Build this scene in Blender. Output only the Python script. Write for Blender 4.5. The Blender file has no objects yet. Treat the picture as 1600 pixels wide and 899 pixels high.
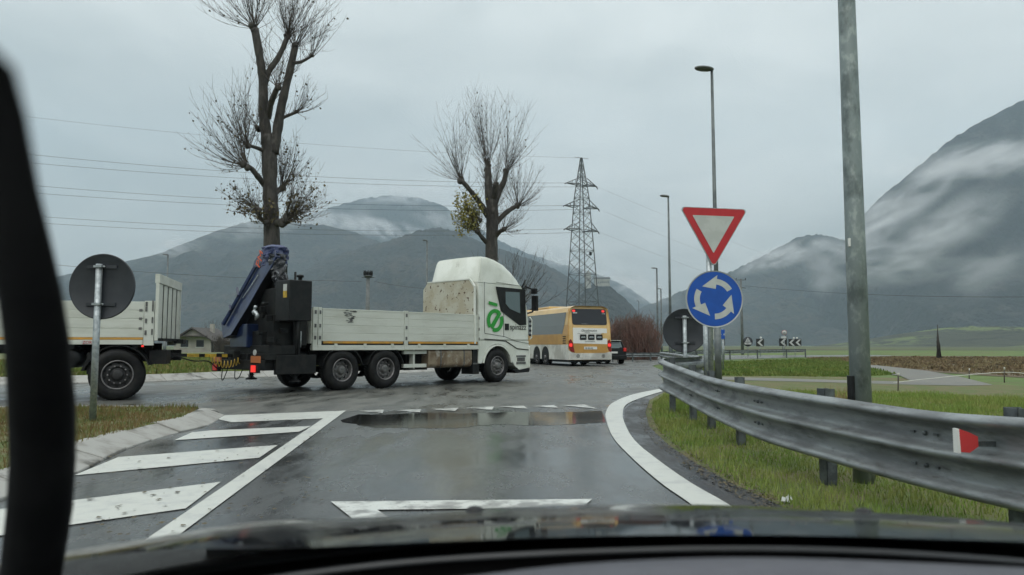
import bpy, math, random
from mathutils import Vector, Matrix
import numpy as np
R = math.radians
random.seed(7)
rng = np.random.default_rng(7)
S = bpy.context.scene
COL = S.collection

# ------------------------------------------------------------------ camera
F, CX, CY, HY, H = 1156.0, 800.0, 449.5, 540.0, 1.15
PITCH = math.atan((HY - CY) / F)
cd = bpy.data.cameras.new('camera')
cam = bpy.data.objects.new('camera', cd)
COL.objects.link(cam)
cam.location = (0, 0, H)
cam.rotation_euler = (R(90) + PITCH, 0, 0)
cd.sensor_width = 36
cd.lens = 36 * F / 1600
cd.clip_start = 0.05
cd.clip_end = 30000
cd.dof.use_dof = True
cd.dof.focus_distance = 22
cd.dof.aperture_fstop = 5.2
S.camera = cam

# ------------------------------------------------------------------ world: overcast sky over a Nishita sky
SUN_EL, SUN_AZ = R(48), R(200)
W = bpy.data.worlds.new('World'); S.world = W; W.use_nodes = True
nt = W.node_tree; nt.nodes.clear()
def N(t, **k):
    n = nt.nodes.new(t)
    for a, b in k.items(): setattr(n, a, b)
    return n
out = N('ShaderNodeOutputWorld'); bg = N('ShaderNodeBackground'); bg.inputs[1].default_value = 0.1
sky = N('ShaderNodeTexSky', sky_type='NISHITA'); sky.sun_disc = False
sky.sun_elevation = SUN_EL; sky.sun_rotation = SUN_AZ; sky.dust_density = 4; sky.air_density = 2
tc = N('ShaderNodeTexCoord'); sep = N('ShaderNodeSeparateXYZ')
nt.links.new(tc.outputs['Generated'], sep.inputs[0])
def M(op, a, b=None, c=None):
    n = N('ShaderNodeMath', operation=op)
    for i, v in enumerate((a, b, c)):
        if v is None: continue
        if isinstance(v, (int, float)): n.inputs[i].default_value = v
        else: nt.links.new(v, n.inputs[i])
    return n.outputs[0]
zc = M('MAXIMUM', sep.outputs[2], 0.0)
den = M('ADD', zc, 0.16)
comb = N('ShaderNodeCombineXYZ')
nt.links.new(M('DIVIDE', sep.outputs[0], den), comb.inputs[0])
nt.links.new(M('DIVIDE', sep.outputs[1], den), comb.inputs[1])
def NZ(scale, detail, dist=0.0, off=(0, 0, 0)):
    mp = N('ShaderNodeMapping'); mp.inputs[1].default_value = off
    mp.inputs[3].default_value = (1, 1.0, 1)
    nt.links.new(comb.outputs[0], mp.inputs[0])
    n = N('ShaderNodeTexNoise'); n.inputs['Scale'].default_value = scale
    n.inputs['Detail'].default_value = detail; n.inputs['Distortion'].default_value = dist
    n.inputs['Roughness'].default_value = 0.5
    nt.links.new(mp.outputs[0], n.inputs['Vector']); return n.outputs[0]
n1 = NZ(0.55, 5, 0.4, (3.1, 0.4, 0)); n2 = NZ(1.9, 6, 0.6, (1.0, 7.0, 0))
cl = M('ADD', M('MULTIPLY', n1, 0.68), M('MULTIPLY', n2, 0.32))
cl = M('MULTIPLY_ADD', cl, 3.4, -1.25)
cl = M('MINIMUM', M('MAXIMUM', cl, 0.0), 1.0)
ramp = N('ShaderNodeMix', data_type='RGBA')
ramp.inputs[6].default_value = (4.6, 4.95, 4.9, 1)
ramp.inputs[7].default_value = (8.3, 8.55, 8.3, 1)
nt.links.new(cl, ramp.inputs[0])
grad = M('ADD', 0.60, M('MULTIPLY', zc, M('ADD', 1.5, M('MULTIPLY', zc, 1.1))))           # brighter towards the zenith, as overcast skies are
sc = N('ShaderNodeVectorMath', operation='SCALE')
nt.links.new(ramp.outputs[2], sc.inputs[0]); nt.links.new(grad, sc.inputs[3])
mx = N('ShaderNodeMix', data_type='RGBA'); mx.inputs[0].default_value = 0.93
nt.links.new(sky.outputs[0], mx.inputs[6]); nt.links.new(sc.outputs[0], mx.inputs[7])
nt.links.new(mx.outputs[2], bg.inputs[0]); nt.links.new(bg.outputs[0], out.inputs[0])

sd = bpy.data.lights.new('sun', 'SUN'); sd.energy = 0.7; sd.angle = R(40); sd.color = (1, .97, .92)
sun = bpy.data.objects.new('sun', sd); COL.objects.link(sun)
sdir = Vector((math.sin(SUN_AZ) * math.cos(SUN_EL), math.cos(SUN_AZ) * math.cos(SUN_EL), math.sin(SUN_EL)))
sun.rotation_euler = sdir.to_track_quat('Z', 'Y').to_euler()
S.view_settings.view_transform = 'Standard'; S.view_settings.look = 'None'
S.view_settings.exposure = 0.06; S.view_settings.gamma = 1
S.render.engine = 'CYCLES'
cy = S.cycles
cy.use_denoising = True; cy.denoiser = 'OPENIMAGEDENOISE'
cy.max_bounces = 6; cy.diffuse_bounces = 3; cy.glossy_bounces = 4; cy.transmission_bounces = 6
cy.volume_bounces = 1; cy.transparent_max_bounces = 12
cy.caustics_reflective = False; cy.caustics_refractive = False
cy.sample_clamp_indirect = 4

# ------------------------------------------------------------------ helpers
def ray(px, py):
    u, v = (px - CX) / F, (CY - py) / F
    y = math.cos(PITCH) - v * math.sin(PITCH); z = math.sin(PITCH) + v * math.cos(PITCH)
    return u / y, z / y
def P(px, py, Y):
    a, b = ray(px, py); return Vector((a * Y, Y, H + b * Y))
def G(px, py, z=0.0):
    a, b = ray(px, py); Y = (z - H) / b; return Vector((a * Y, Y, z))
def tag(o, label=None, cat=None, group=None, kind=None):
    if label: o['label'] = label
    if cat: o['category'] = cat
    if group: o['group'] = group
    if kind: o['kind'] = kind
    return o
def empty(name, loc=(0, 0, 0), rz=0.0):
    o = bpy.data.objects.new(name, None); COL.objects.link(o)
    o.location = loc; o.rotation_euler = (0, 0, rz); o.empty_display_size = .2
    return o
def kids(o): return [c for c in bpy.data.objects if c.parent == o]
def copy_tree(o, parent=None):
    c = o.copy(); COL.objects.link(c)
    if parent: c.parent = parent
    for ch in kids(o): copy_tree(ch, c)
    return c

class MB:
    def __init__(s): s.v = []; s.f = []; s.m = []; s.sm = []
    def add(s, vs, fs, mi=0, smooth=False, T=None):
        b = len(s.v)
        for p in vs:
            p = Vector(p)
            if T is not None: p = T @ p
            s.v.append(p)
        for f in fs: s.f.append([b + i for i in f]); s.m.append(mi); s.sm.append(smooth)
        return s
    def box(s, x0, x1, y0, y1, z0, z1, mi=0, T=None):
        return s.add([(x0,y0,z0),(x1,y0,z0),(x1,y1,z0),(x0,y1,z0),(x0,y0,z1),(x1,y0,z1),(x1,y1,z1),(x0,y1,z1)],
                     [(3,2,1,0),(4,5,6,7),(0,1,5,4),(1,2,6,5),(2,3,7,6),(3,0,4,7)], mi, False, T)
    def bar(s, a, b, w, h, mi=0, up=(0, 0, 1)):
        a, b = Vector(a), Vector(b); d = (b - a); L = d.length; d.normalize()
        up = Vector(up)
        if abs(d.dot(up)) > .98: up = Vector((0, 1, 0))
        x = d.cross(up).normalized(); z = x.cross(d)
        T = Matrix((( x.x, d.x, z.x, a.x),(x.y, d.y, z.y, a.y),(x.z, d.z, z.z, a.z),(0,0,0,1)))
        return s.box(-w/2, w/2, 0, L, -h/2, h/2, mi, T)
    def tube(s, pts, rad, n=8, mi=0, caps=True, smooth=True):
        pts = [Vector(p) for p in pts]
        if not hasattr(rad, '__len__'): rad = [rad] * len(pts)
        vs, fs = [], []; prev = None
        for i, p in enumerate(pts):
            d = (pts[min(i+1, len(pts)-1)] - pts[max(i-1, 0)]).normalized()
            if prev is None:
                a = Vector((1,0,0)) if abs(d.x) < .8 else Vector((0,1,0))
                x = (a - d * a.dot(d)).normalized()
            else:
                x = prev - d * prev.dot(d)
                x = x.normalized() if x.length > 1e-6 else prev
            prev = x; y = d.cross(x)
            for k in range(n):
                t = 2*math.pi*k/n; vs.append(p + (x*math.cos(t) + y*math.sin(t)) * rad[i])
        for i in range(len(pts)-1):
            for k in range(n):
                a, b = i*n+k, i*n+(k+1)%n; fs.append((a, b, b+n, a+n))
        if caps: fs.append(tuple(range(n-1, -1, -1))); fs.append(tuple((len(pts)-1)*n + k for k in range(n)))
        return s.add(vs, fs, mi, smooth)
    def prism(s, poly, a, b, axis='y', mi=0, T=None):
        """poly in the two other axes, extruded from a to b"""
        n = len(poly)
        def mk(p, q): return {'y': (p[0], q, p[1]), 'x': (q, p[0], p[1]), 'z': (p[0], p[1], q)}[axis]
        vs = [mk(p, a) for p in poly] + [mk(p, b) for p in poly]
        fs = [tuple(range(n)), tuple(range(2*n-1, n-1, -1))] + [(i, n+i, n+(i+1)%n, (i+1)%n) for i in range(n)]
        return s.add(vs, fs, mi, False, T)
    def lathe(s, prof, n=32, mi=0, T=None, smooth=True, axis='y'):
        """prof: (r, a); a runs along the axis"""
        vs, fs = [], []
        for r, a in prof:
            for k in range(n):
                t = 2*math.pi*k/n; c, q = r*math.cos(t), r*math.sin(t)
                vs.append({'y': (c, a, q), 'z': (c, q, a), 'x': (a, c, q)}[axis])
        for i in range(len(prof)-1):
            for k in range(n):
                a, b = i*n+k, i*n+(k+1)%n; fs.append((a, b, b+n, a+n))
        return s.add(vs, fs, mi, smooth, T)
    def build(s, name, mats, parent=None, bevel=0.0, fixn=True):
        me = bpy.data.meshes.new(name)
        me.from_pydata([tuple(v) for v in s.v], [], s.f)
        if not isinstance(mats, (list, tuple)): mats = [mats]
        for m in mats: me.materials.append(m)
        me.polygons.foreach_set('material_index', s.m)
        me.polygons.foreach_set('use_smooth', s.sm)
        me.update()
        if fixn:
            import bmesh
            bm = bmesh.new(); bm.from_mesh(me); bmesh.ops.recalc_face_normals(bm, faces=bm.faces); bm.to_mesh(me); bm.free()
        o = bpy.data.objects.new(name, me); COL.objects.link(o)
        if parent is not None: o.parent = parent
        if bevel:
            b = o.modifiers.new('bevel', 'BEVEL'); b.width = bevel; b.segments = 2; b.limit_method = 'ANGLE'; b.angle_limit = R(35)
        return o
def disc(n, r, cx=0, cy=0, ry=None, a0=0): 
    ry = ry or r
    return [(cx + r*math.cos(a0+2*math.pi*k/n), cy + ry*math.sin(a0+2*math.pi*k/n)) for k in range(n)]
def smooth_path(pts, sub=6):
    pts = [Vector(p) for p in pts]; o = []
    for i in range(len(pts)-1):
        p0, p1, p2, p3 = pts[max(i-1,0)], pts[i], pts[i+1], pts[min(i+2,len(pts)-1)]
        for k in range(sub):
            t = k/sub
            o.append(.5*((2*p1)+(p2-p0)*t+(2*p0-5*p1+4*p2-p3)*t*t+(-p0+3*p1-3*p2+p3)*t**3))
    o.append(pts[-1]); return o
def raw_mesh(name, V, faces_n, mat, parent=None, smooth=False):
    """V: (k, faces_n, 3) separate polygons, fast"""
    k = V.shape[0]
    me = bpy.data.meshes.new(name)
    me.vertices.add(k*faces_n); me.vertices.foreach_set('co', V.reshape(-1).astype(np.float32))
    me.loops.add(k*faces_n); me.loops.foreach_set('vertex_index', np.arange(k*faces_n, dtype=np.int32))
    me.polygons.add(k); me.polygons.foreach_set('loop_start', np.arange(0, k*faces_n, faces_n, dtype=np.int32))
    me.polygons.foreach_set('loop_total', np.full(k, faces_n, dtype=np.int32))
    me.materials.append(mat); me.update(calc_edges=True)
    o = bpy.data.objects.new(name, me); COL.objects.link(o)
    if parent is not None: o.parent = parent
    return o
def text(name, s, size, mat, parent, T, extrude=0.002, align='LEFT', shear=0.0, sx=1.0):
    cu = bpy.data.curves.new('t', 'FONT'); cu.body = s; cu.size = size; cu.extrude = extrude; cu.align_x = align; cu.shear = shear
    cu.resolution_u = 3
    o = bpy.data.objects.new('t', cu); COL.objects.link(o)
    dg = bpy.context.evaluated_depsgraph_get()
    me = bpy.data.meshes.new_from_object(o.evaluated_get(dg)); me.materials.clear(); me.materials.append(mat)
    bpy.data.objects.remove(o)
    me.transform(T @ Matrix.Scale(sx, 4, (1, 0, 0)))
    o = bpy.data.objects.new(name, me); COL.objects.link(o); o.parent = parent
    return o

# ------------------------------------------------------------------ materials
def mat(name, c, rough=.6, metal=0.0, c2=None, scale=5.0, lo=.4, hi=.6, bump=0.0, bscale=None, detail=6, spec=.5, coat=0.0,
        emit=None, es=0.0, stretch=(1, 1, 1), r2=None, c3=None, s3=1.0, lo3=.45, hi3=.6, world=True, brought=.02):
    m = bpy.data.materials.new(name); m.use_nodes = True
    t = m.node_tree; L = t.links; b = t.nodes['Principled BSDF']
    b.inputs['Base Color'].default_value = (*c, 1); b.inputs['Roughness'].default_value = rough
    b.inputs['Metallic'].default_value = metal; b.inputs['Specular IOR Level'].default_value = spec
    b.inputs['Coat Weight'].default_value = coat; b.inputs['Coat Roughness'].default_value = .05
    if emit: b.inputs['Emission Color'].default_value = (*emit, 1); b.inputs['Emission Strength'].default_value = es
    def noise(sc_, det=detail):
        g = t.nodes.new('ShaderNodeNewGeometry' if world else 'ShaderNodeTexCoord')
        mp = t.nodes.new('ShaderNodeMapping'); mp.inputs[3].default_value = stretch
        L.new(g.outputs['Position' if world else 'Object'], mp.inputs[0])
        n = t.nodes.new('ShaderNodeTexNoise'); n.inputs['Scale'].default_value = sc_; n.inputs['Detail'].default_value = det
        n.inputs['Roughness'].default_value = .62
        L.new(mp.outputs[0], n.inputs['Vector']); return n
    def rampn(n, lo_, hi_):
        r = t.nodes.new('ShaderNodeMapRange'); r.inputs[1].default_value = lo_; r.inputs[2].default_value = hi_
        r.interpolation_type = 'SMOOTHSTEP'; L.new(n.outputs[0], r.inputs[0]); return r.outputs[0]
    if c2 is not None:
        f = rampn(noise(scale), lo, hi)
        x = t.nodes.new('ShaderNodeMix'); x.data_type = 'RGBA'; L.new(f, x.inputs[0])
        x.inputs[6].default_value = (*c, 1); x.inputs[7].default_value = (*c2, 1); last = x.outputs[2]
        if c3 is not None:
            f3 = rampn(noise(s3), lo3, hi3)
            y = t.nodes.new('ShaderNodeMix'); y.data_type = 'RGBA'; L.new(f3, y.inputs[0]); L.new(last, y.inputs[6])
            y.inputs[7].default_value = (*c3, 1); last = y.outputs[2]
        L.new(last, b.inputs['Base Color'])
        if r2 is not None:
            q = t.nodes.new('ShaderNodeMapRange'); q.inputs[3].default_value = rough; q.inputs[4].default_value = r2
            L.new(f, q.inputs[0]); L.new(q.outputs[0], b.inputs['Roughness'])
    if bump:
        n = noise(bscale or scale * 3)
        bp = t.nodes.new('ShaderNodeBump'); bp.inputs['Strength'].default_value = bump; bp.inputs['Distance'].default_value = brought
        L.new(n.outputs[0], bp.inputs['Height']); L.new(bp.outputs[0], b.inputs['Normal'])
    return m

def asphalt(name, c, c2, wet_lo, wet_hi, r_wet, r_dry, bump, scale=.35, agg=60):
    """wet asphalt: aggregate speckle, worn patches, water film with broken roughness"""
    m = bpy.data.materials.new(name); m.use_nodes = True
    t = m.node_tree; L = t.links; b = t.nodes['Principled BSDF']
    g = t.nodes.new('ShaderNodeNewGeometry')
    def noise(sc_, det, st=(1, 1, 1), rot=0):
        mp = t.nodes.new('ShaderNodeMapping'); mp.inputs[3].default_value = st; mp.inputs[2].default_value = (0, 0, rot)
        L.new(g.outputs['Position'], mp.inputs[0])
        n = t.nodes.new('ShaderNodeTexNoise'); n.inputs['Scale'].default_value = sc_; n.inputs['Detail'].default_value = det
        n.inputs['Roughness'].default_value = .6
        L.new(mp.outputs[0], n.inputs['Vector']); return n.outputs[0]
    def rng_(x, a, b_, c_, d_):
        r = t.nodes.new('ShaderNodeMapRange'); L.new(x, r.inputs[0]); r.interpolation_type = 'SMOOTHSTEP'
        for i, v in enumerate((a, b_, c_, d_)): r.inputs[i+1].default_value = v
        return r.outputs[0]
    big = noise(scale, 5, (1, .5, 1), .5); fine = noise(agg, 2); mid = noise(scale*6, 6, (1, .3, 1), -.5)
    x = t.nodes.new('ShaderNodeMix'); x.data_type = 'RGBA'; L.new(rng_(mid, .35, .65, 0, 1), x.inputs[0])
    x.inputs[6].default_value = (*c, 1); x.inputs[7].default_value = (*c2, 1)
    mu = t.nodes.new('ShaderNodeVectorMath'); mu.operation = 'SCALE'
    L.new(x.outputs[2], mu.inputs[0]); L.new(rng_(fine, .3, .7, .45, 1.6), mu.inputs[3]); L.new(mu.outputs[0], b.inputs['Base Color'])
    wet = t.nodes.new('ShaderNodeMath'); wet.operation = 'ADD'
    w1 = t.nodes.new('ShaderNodeMath'); w1.operation = 'MULTIPLY'; w1.inputs[1].default_value = .6; L.new(big, w1.inputs[0])
    w2 = t.nodes.new('ShaderNodeMath'); w2.operation = 'MULTIPLY'; w2.inputs[1].default_value = .4; L.new(mid, w2.inputs[0])
    L.new(w1.outputs[0], wet.inputs[0]); L.new(w2.outputs[0], wet.inputs[1])
    L.new(rng_(wet.outputs[0], wet_lo, wet_hi, r_wet, r_dry), b.inputs['Roughness'])
    b.inputs['Specular IOR Level'].default_value = .5
    bp = t.nodes.new('ShaderNodeBump'); bp.inputs['Distance'].default_value = .004
    L.new(rng_(wet.outputs[0], wet_lo, wet_hi, bump*.15, bump), bp.inputs['Strength'])
    L.new(fine, bp.inputs['Height']); L.new(bp.outputs[0], b.inputs['Normal'])
    return m

m_grass = mat('grass_ground', (.065,.115,.025), .9, c2=(.11,.155,.038), scale=.35, lo=.35, hi=.65, c3=(.13,.10,.05), s3=.12, lo3=.52, hi3=.66, bump=.6, bscale=9, brought=.06)
m_verge = mat('verge_ground', (.085,.115,.03), .9, c2=(.13,.115,.05), scale=1.6, lo=.4, hi=.6, bump=.8, bscale=25, brought=.03)
m_blade = mat('grass_blades', (.155,.25,.045), .7, c2=(.25,.27,.08), scale=1.1, lo=.42, hi=.60, c3=(.20,.25,.06), s3=14, lo3=.45, hi3=.6, spec=.25)
m_blade2 = mat('dry_grass_blades', (.11,.115,.04), .8, c2=(.19,.13,.055), scale=1.6, lo=.35, hi=.55, c3=(.13,.17,.045), s3=9, lo3=.5, hi3=.62, spec=.25)
m_field = mat('ploughed_soil', (.09,.062,.038), .95, c2=(.12,.10,.055), scale=.25, lo=.35, hi=.65, bump=1, bscale=2, stretch=(1,.25,1), brought=.2)
m_path = mat('gravel_track', (.12,.118,.105), .6, c2=(.17,.165,.145), scale=.7, bump=.4, bscale=12, r2=.8)
m_road = asphalt('worn_wet_asphalt', (.060,.062,.057), (.105,.105,.094), .38, .60, .20, .6, .8, .40, 38)
m_entry = asphalt('dark_wet_asphalt', (.046,.049,.049), (.068,.071,.071), .40, .62, .12, .36, .22, .45, 90)
m_edge = asphalt('damp_edge_asphalt', (.016,.017,.018), (.028,.029,.030), .35, .6, .25, .6, .5, 1.5, 60)
m_puddle = mat('puddle_water', (.014,.015,.015), .07, spec=.5, c2=(.012,.013,.013), scale=1, bump=.04, bscale=2.5, stretch=(.4,1.5,1))
m_paint = mat('road_paint', (.54,.55,.51), .32, c2=(.40,.41,.40), scale=5, lo=.45, hi=.75, c3=(.12,.12,.12), s3=42, lo3=.70, hi3=.74, bump=.25, bscale=80)
m_paint_worn = mat('worn_road_paint', (.55,.56,.53), .35, c2=(.22,.22,.21), scale=4, lo=.42, hi=.62, c3=(.08,.08,.08), s3=30, lo3=.62, hi3=.68)
m_kerb = mat('kerb_concrete', (.31,.305,.285), .6, c2=(.22,.21,.19), scale=3, lo=.45, hi=.65, c3=(.07,.065,.055), s3=1.1, lo3=.56, hi3=.66, bump=.35, bscale=30)
m_galv = mat('galvanised_steel', (.42,.45,.46), .42, .75, c2=(.30,.33,.34), scale=14, lo=.4, hi=.6, r2=.55, bump=.06, bscale=30, world=False)
m_rail = mat('weathered_galvanised_rail', (.26,.28,.285), .38, .45, c2=(.15,.16,.165), scale=3.5, lo=.4, hi=.66, r2=.6, c3=(.10,.10,.098), s3=9, lo3=.56, hi3=.74, bump=.03, bscale=6, stretch=(1,.5,2.5))
m_post = mat('dull_steel_post', (.15,.17,.175), .55, .5, c2=(.09,.10,.105), scale=9, bump=.1)
m_pole = mat('mottled_lamp_pole', (.24,.28,.28), .5, .35, c2=(.36,.40,.39), scale=13, lo=.48, hi=.66, c3=(.13,.155,.155), s3=4, lo3=.5, hi3=.65, stretch=(1,1,.55))
m_dpole = mat('dark_lamp_pole', (.10,.115,.12), .5, .3, c2=(.15,.17,.17), scale=3)
m_back = mat('grey_sign_back', (.022,.026,.033), .55, c2=(.032,.036,.043), scale=3, bump=.03)
m_red = mat('sign_red', (.50,.022,.03), .35, c2=(.44,.02,.027), scale=4)
m_blue = mat('sign_blue', (.008,.085,.42), .35, c2=(.008,.075,.37), scale=4)
m_signw = mat('sign_white', (.52,.54,.52), .4, c2=(.46,.48,.46), scale=5)
m_signb = mat('sign_black', (.012,.014,.014), .4)
m_white = mat('white_truck_paint', (.72,.74,.68), .3, c2=(.62,.64,.57), scale=1.3, coat=.4, c3=(.40,.40,.34), s3=3.2, lo3=.62, hi3=.8, world=False)
m_board = mat('dirty_white_dropside', (.60,.62,.56), .5, c2=(.46,.47,.41), scale=1.6, lo=.4, hi=.75, c3=(.20,.20,.17), s3=6, lo3=.66, hi3=.78, world=False, stretch=(.4,1,2))
m_head = mat('chipped_cream_headboard', (.50,.49,.40), .6, c2=(.42,.38,.28), scale=2.2, lo=.4, hi=.6, c3=(.10,.055,.03), s3=8.5, lo3=.59, hi3=.625, world=False)
m_amber = mat('amber_strip', (.62,.30,.04), .5, c2=(.45,.26,.06), scale=3)
m_green = mat('green_logo_paint', (.02,.30,.035), .4)
m_chas = mat('black_chassis', (.008,.009,.010), .55, c2=(.017,.017,.016), scale=4, world=False, spec=.25)
m_blk = mat('black_plastic', (.006,.007,.008), .45, c2=(.012,.012,.013), scale=5, spec=.3)
m_tyre = mat('wet_tyre_rubber', (.006,.006,.007), .6, c2=(.013,.013,.012), scale=6, world=False, spec=.25)
m_rim = mat('dirty_steel_rim', (.10,.10,.10), .45, .5, c2=(.17,.17,.165), scale=6, world=False)
m_rimd = mat('dark_rim', (.022,.022,.023), .5, .3, c2=(.035,.034,.034), scale=6, world=False)
m_rimring = mat('worn_bright_rim', (.26,.25,.25), .4, .6, c2=(.16,.15,.15), scale=9, world=False)
m_tank = mat('stained_fuel_tank', (.30,.24,.17), .4, .4, c2=(.18,.125,.08), scale=2.3, c3=(.40,.37,.32), s3=5, lo3=.55, hi3=.7, world=False, stretch=(1,1,.8))
m_cblue = mat('crane_blue', (.007,.020,.075), .35, c2=(.005,.012,.04), scale=2.5, coat=.3, world=False)
m_tarp = mat('crinkled_blue_tarp', (.015,.03,.12), .35, c2=(.07,.085,.17), scale=14, bump=1, bscale=12, brought=.05, world=False)
m_foil = mat('grey_plastic_wrap', (.015,.017,.022), .3, c2=(.22,.23,.25), scale=11, lo=.56, hi=.64, bump=1, bscale=14, brought=.04, world=False)  # dark wrap; sparse pale flecks paint its highlights into the colour
m_orange = mat('orange_lettering', (.60,.10,.04), .5)
m_yel = mat('yellow_paint', (.55,.36,.03), .5, c2=(.38,.25,.03), scale=6)
m_redl = mat('lit_red_lamp', (.5,.01,.01), .3, emit=(1,.05,.04), es=.8)
m_redl2 = mat('dim_red_lamp', (.4,.015,.015), .3, emit=(1,.05,.03), es=.12)
m_oral = mat('orange_reflector', (.45,.15,.05), .4)
m_glass = mat('dark_cab_glass', (.10,.14,.15), .06, spec=.8)
m_glassb = mat('tinted_bus_glass', (.13,.14,.13), .12, spec=.8)
m_glassr = mat('dark_rear_glass', (.012,.014,.02), .08, spec=.5)
m_gold = mat('gold_bus_paint', (.56,.31,.085), .35, .1, c2=(.48,.26,.07), scale=1, coat=.4, world=False)
m_goldl = mat('pale_gold_paint', (.66,.44,.17), .35, c2=(.58,.38,.15), scale=1, coat=.4, world=False)
m_cream = mat('cream_bus_paint', (.70,.70,.65), .35, c2=(.46,.45,.41), scale=1, coat=.3, world=False)
m_bark = mat('wet_bark', (.030,.026,.023), .75, c2=(.062,.055,.048), scale=5, bump=1, bscale=9, stretch=(1,1,.35), brought=.05, c3=(.09,.085,.075), s3=3, lo3=.58, hi3=.68)
m_twig = mat('twig_bark', (.045,.037,.030), .8, c2=(.07,.055,.042), scale=2)
m_leafd = mat('withered_brown_leaves', (.05,.042,.028), .7, c2=(.09,.07,.03), scale=3)
m_leafy = mat('yellow_leaves', (.30,.26,.06), .7, c2=(.17,.17,.05), scale=2, lo=.45, hi=.6)
m_leafo = mat('olive_brown_leaves', (.13,.10,.035), .7, c2=(.06,.06,.03), scale=3)
m_bushm = mat('red_brown_twigs', (.17,.09,.07), .85, c2=(.11,.075,.06), scale=.7)
m_forest = mat('forest_slope', (.012,.018,.017), .95, c2=(.042,.036,.026), scale=.008, lo=.44, hi=.62, c3=(.006,.010,.010), s3=.05, lo3=.48, hi3=.58, bump=1, bscale=.05, brought=40)
m_forest2 = mat('rocky_forest_slope', (.014,.020,.020), .95, c2=(.06,.06,.056), scale=.010, lo=.5, hi=.64, c3=(.007,.011,.011), s3=.04, lo3=.48, hi3=.58, bump=1, bscale=.045, brought=45, stretch=(1.6,1,.7))
m_slope = mat('valley_meadow_slope', (.035,.042,.026), .95, c2=(.10,.13,.045), scale=.009, lo=.52, hi=.60, c3=(.02,.026,.018), s3=.03, lo3=.52, hi3=.6, bump=.6, bscale=.1, brought=5, stretch=(1,1,3))
m_steel = mat('pylon_steel', (.07,.08,.085), .6, .2, c2=(.10,.11,.115), scale=1)
m_wire = mat('cable', (.05,.055,.06), .6)
m_wall = mat('house_render', (.38,.36,.32), .8, c2=(.30,.28,.25), scale=.8)
m_roof = mat('roof_tiles', (.07,.060,.055), .8, c2=(.05,.045,.042), scale=1.5)
m_stone = mat('castle_stone', (.36,.35,.32), .9, c2=(.26,.25,.23), scale=.1)
m_bonnet = mat('black_car_paint', (.010,.011,.013), .05, spec=.5, c2=(.014,.015,.017), scale=14, lo=.45, hi=.6, bump=.12, bscale=5, brought=.006, r2=.16, detail=3)
m_trim = mat('matt_black_trim', (.005,.005,.006), .65, spec=.2, c2=(.010,.010,.011), scale=9, bump=.1, bscale=60, brought=.002)
m_seal = mat('grey_rubber_seal', (.028,.03,.034), .35, c2=(.02,.021,.023), scale=9)
m_dash = mat('grey_dashboard', (.085,.085,.10), .8, c2=(.075,.075,.09), scale=30, bump=.4, bscale=450, brought=.001)
m_tape = mat('white_fence_tape', (.55,.54,.48), .6)
m_wood = mat('dark_wood', (.06,.05,.04), .8, c2=(.10,.085,.07), scale=8)
m_pole_c = mat('grey_concrete_pole', (.17,.18,.18), .8, c2=(.12,.13,.13), scale=3)
m_strip = mat('white_plate', (.74,.74,.71), .4)

# ------------------------------------------------------------------ ground and roads
def sheet(name, poly, z, m, kind='structure', sub=None):
    b = MB(); b.add([(p[0], p[1], z) for p in poly], [tuple(range(len(poly)))])
    o = b.build(name, m)
    for f in o.data.polygons:
        if f.normal.z < 0: f.flip()
    if kind: o['kind'] = kind
    return o
gp = lambda pts, z=0.0: [G(a, b, z) for a, b in pts]
GS = 5600
gb = MB(); gb.add([(-GS,-2500,-.02),(GS,-2500,-.02),(GS,GS,-.02),(-GS,GS,-.02)], [(0,1,2,3)])
gb.build('ground', m_grass)['kind'] = 'structure'
# ring, entry and the roads leading off
ring = [(-60,14.9),(-60,27)] + [tuple(G(a,b)[:2]) for a,b in [(-300,606),(-100,603),(90,600),(235,597),(420,589),(640,583),(760,573),(830,567),(872,562.5)]] + \
       [(5,75),(9,110),(16,112),(14,84),(30,88),(44,90),(43,82),(30,75.5),(17,60),(10.5,50.5),(7.9,42),(6.9,34),(5.4,27),(4.1,19.5)]
edge_px = [(1015,625),(1008,645),(1015,668),(1045,697),(1090,727),(1150,760),(1215,790),(1290,830),(1420,900)]
ring += [tuple(G(a,b)[:2]) for a,b in edge_px] + [(1.95,2),(2.1,-8),(-9,-8),(-14,6)]
sheet('ring_road', ring, 0.0, m_road)
ent = gp([(338,655),(540,642.5),(700,639),(930,636),(985,628),(1012,627)]) + [G(a,b) for a,b in edge_px] + [Vector((1.95,2,0)),Vector((2.1,-8,0)),Vector((-9,-8,0)),Vector((-12,5,0)),G(-80,820),G(0,775),G(112,744),G(200,702)]
sheet('entry_road', ent, .004, m_entry)
# damp dark strip between edge line and grass
inner = [(1000,622),(976,640),(975,665),(992,690),(1030,722),(1080,757),(1132,787),(1200,830),(1310,900)]
sheet('road_edge_strip', gp(inner) + gp(edge_px[::-1]), .008, m_edge)
# irregular puddle along the give way line
pu = []
for i in range(40):
    t = i/39; pu.append((560+t*380, 648.5 - 5*t + .7*math.sin(t*17) + random.uniform(-.5,.5)))
for i in range(60):
    t = 1-i/59; pu.append((533+t*414 + 5*math.sin(i*1.7), 668 + 3.5*math.sin(t*7) + 1.2*math.sin(t*19) + random.uniform(-.9,.9) - 10*(2*(t-.5))**4))
sheet('puddle', gp(pu), .007, m_puddle)

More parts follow.
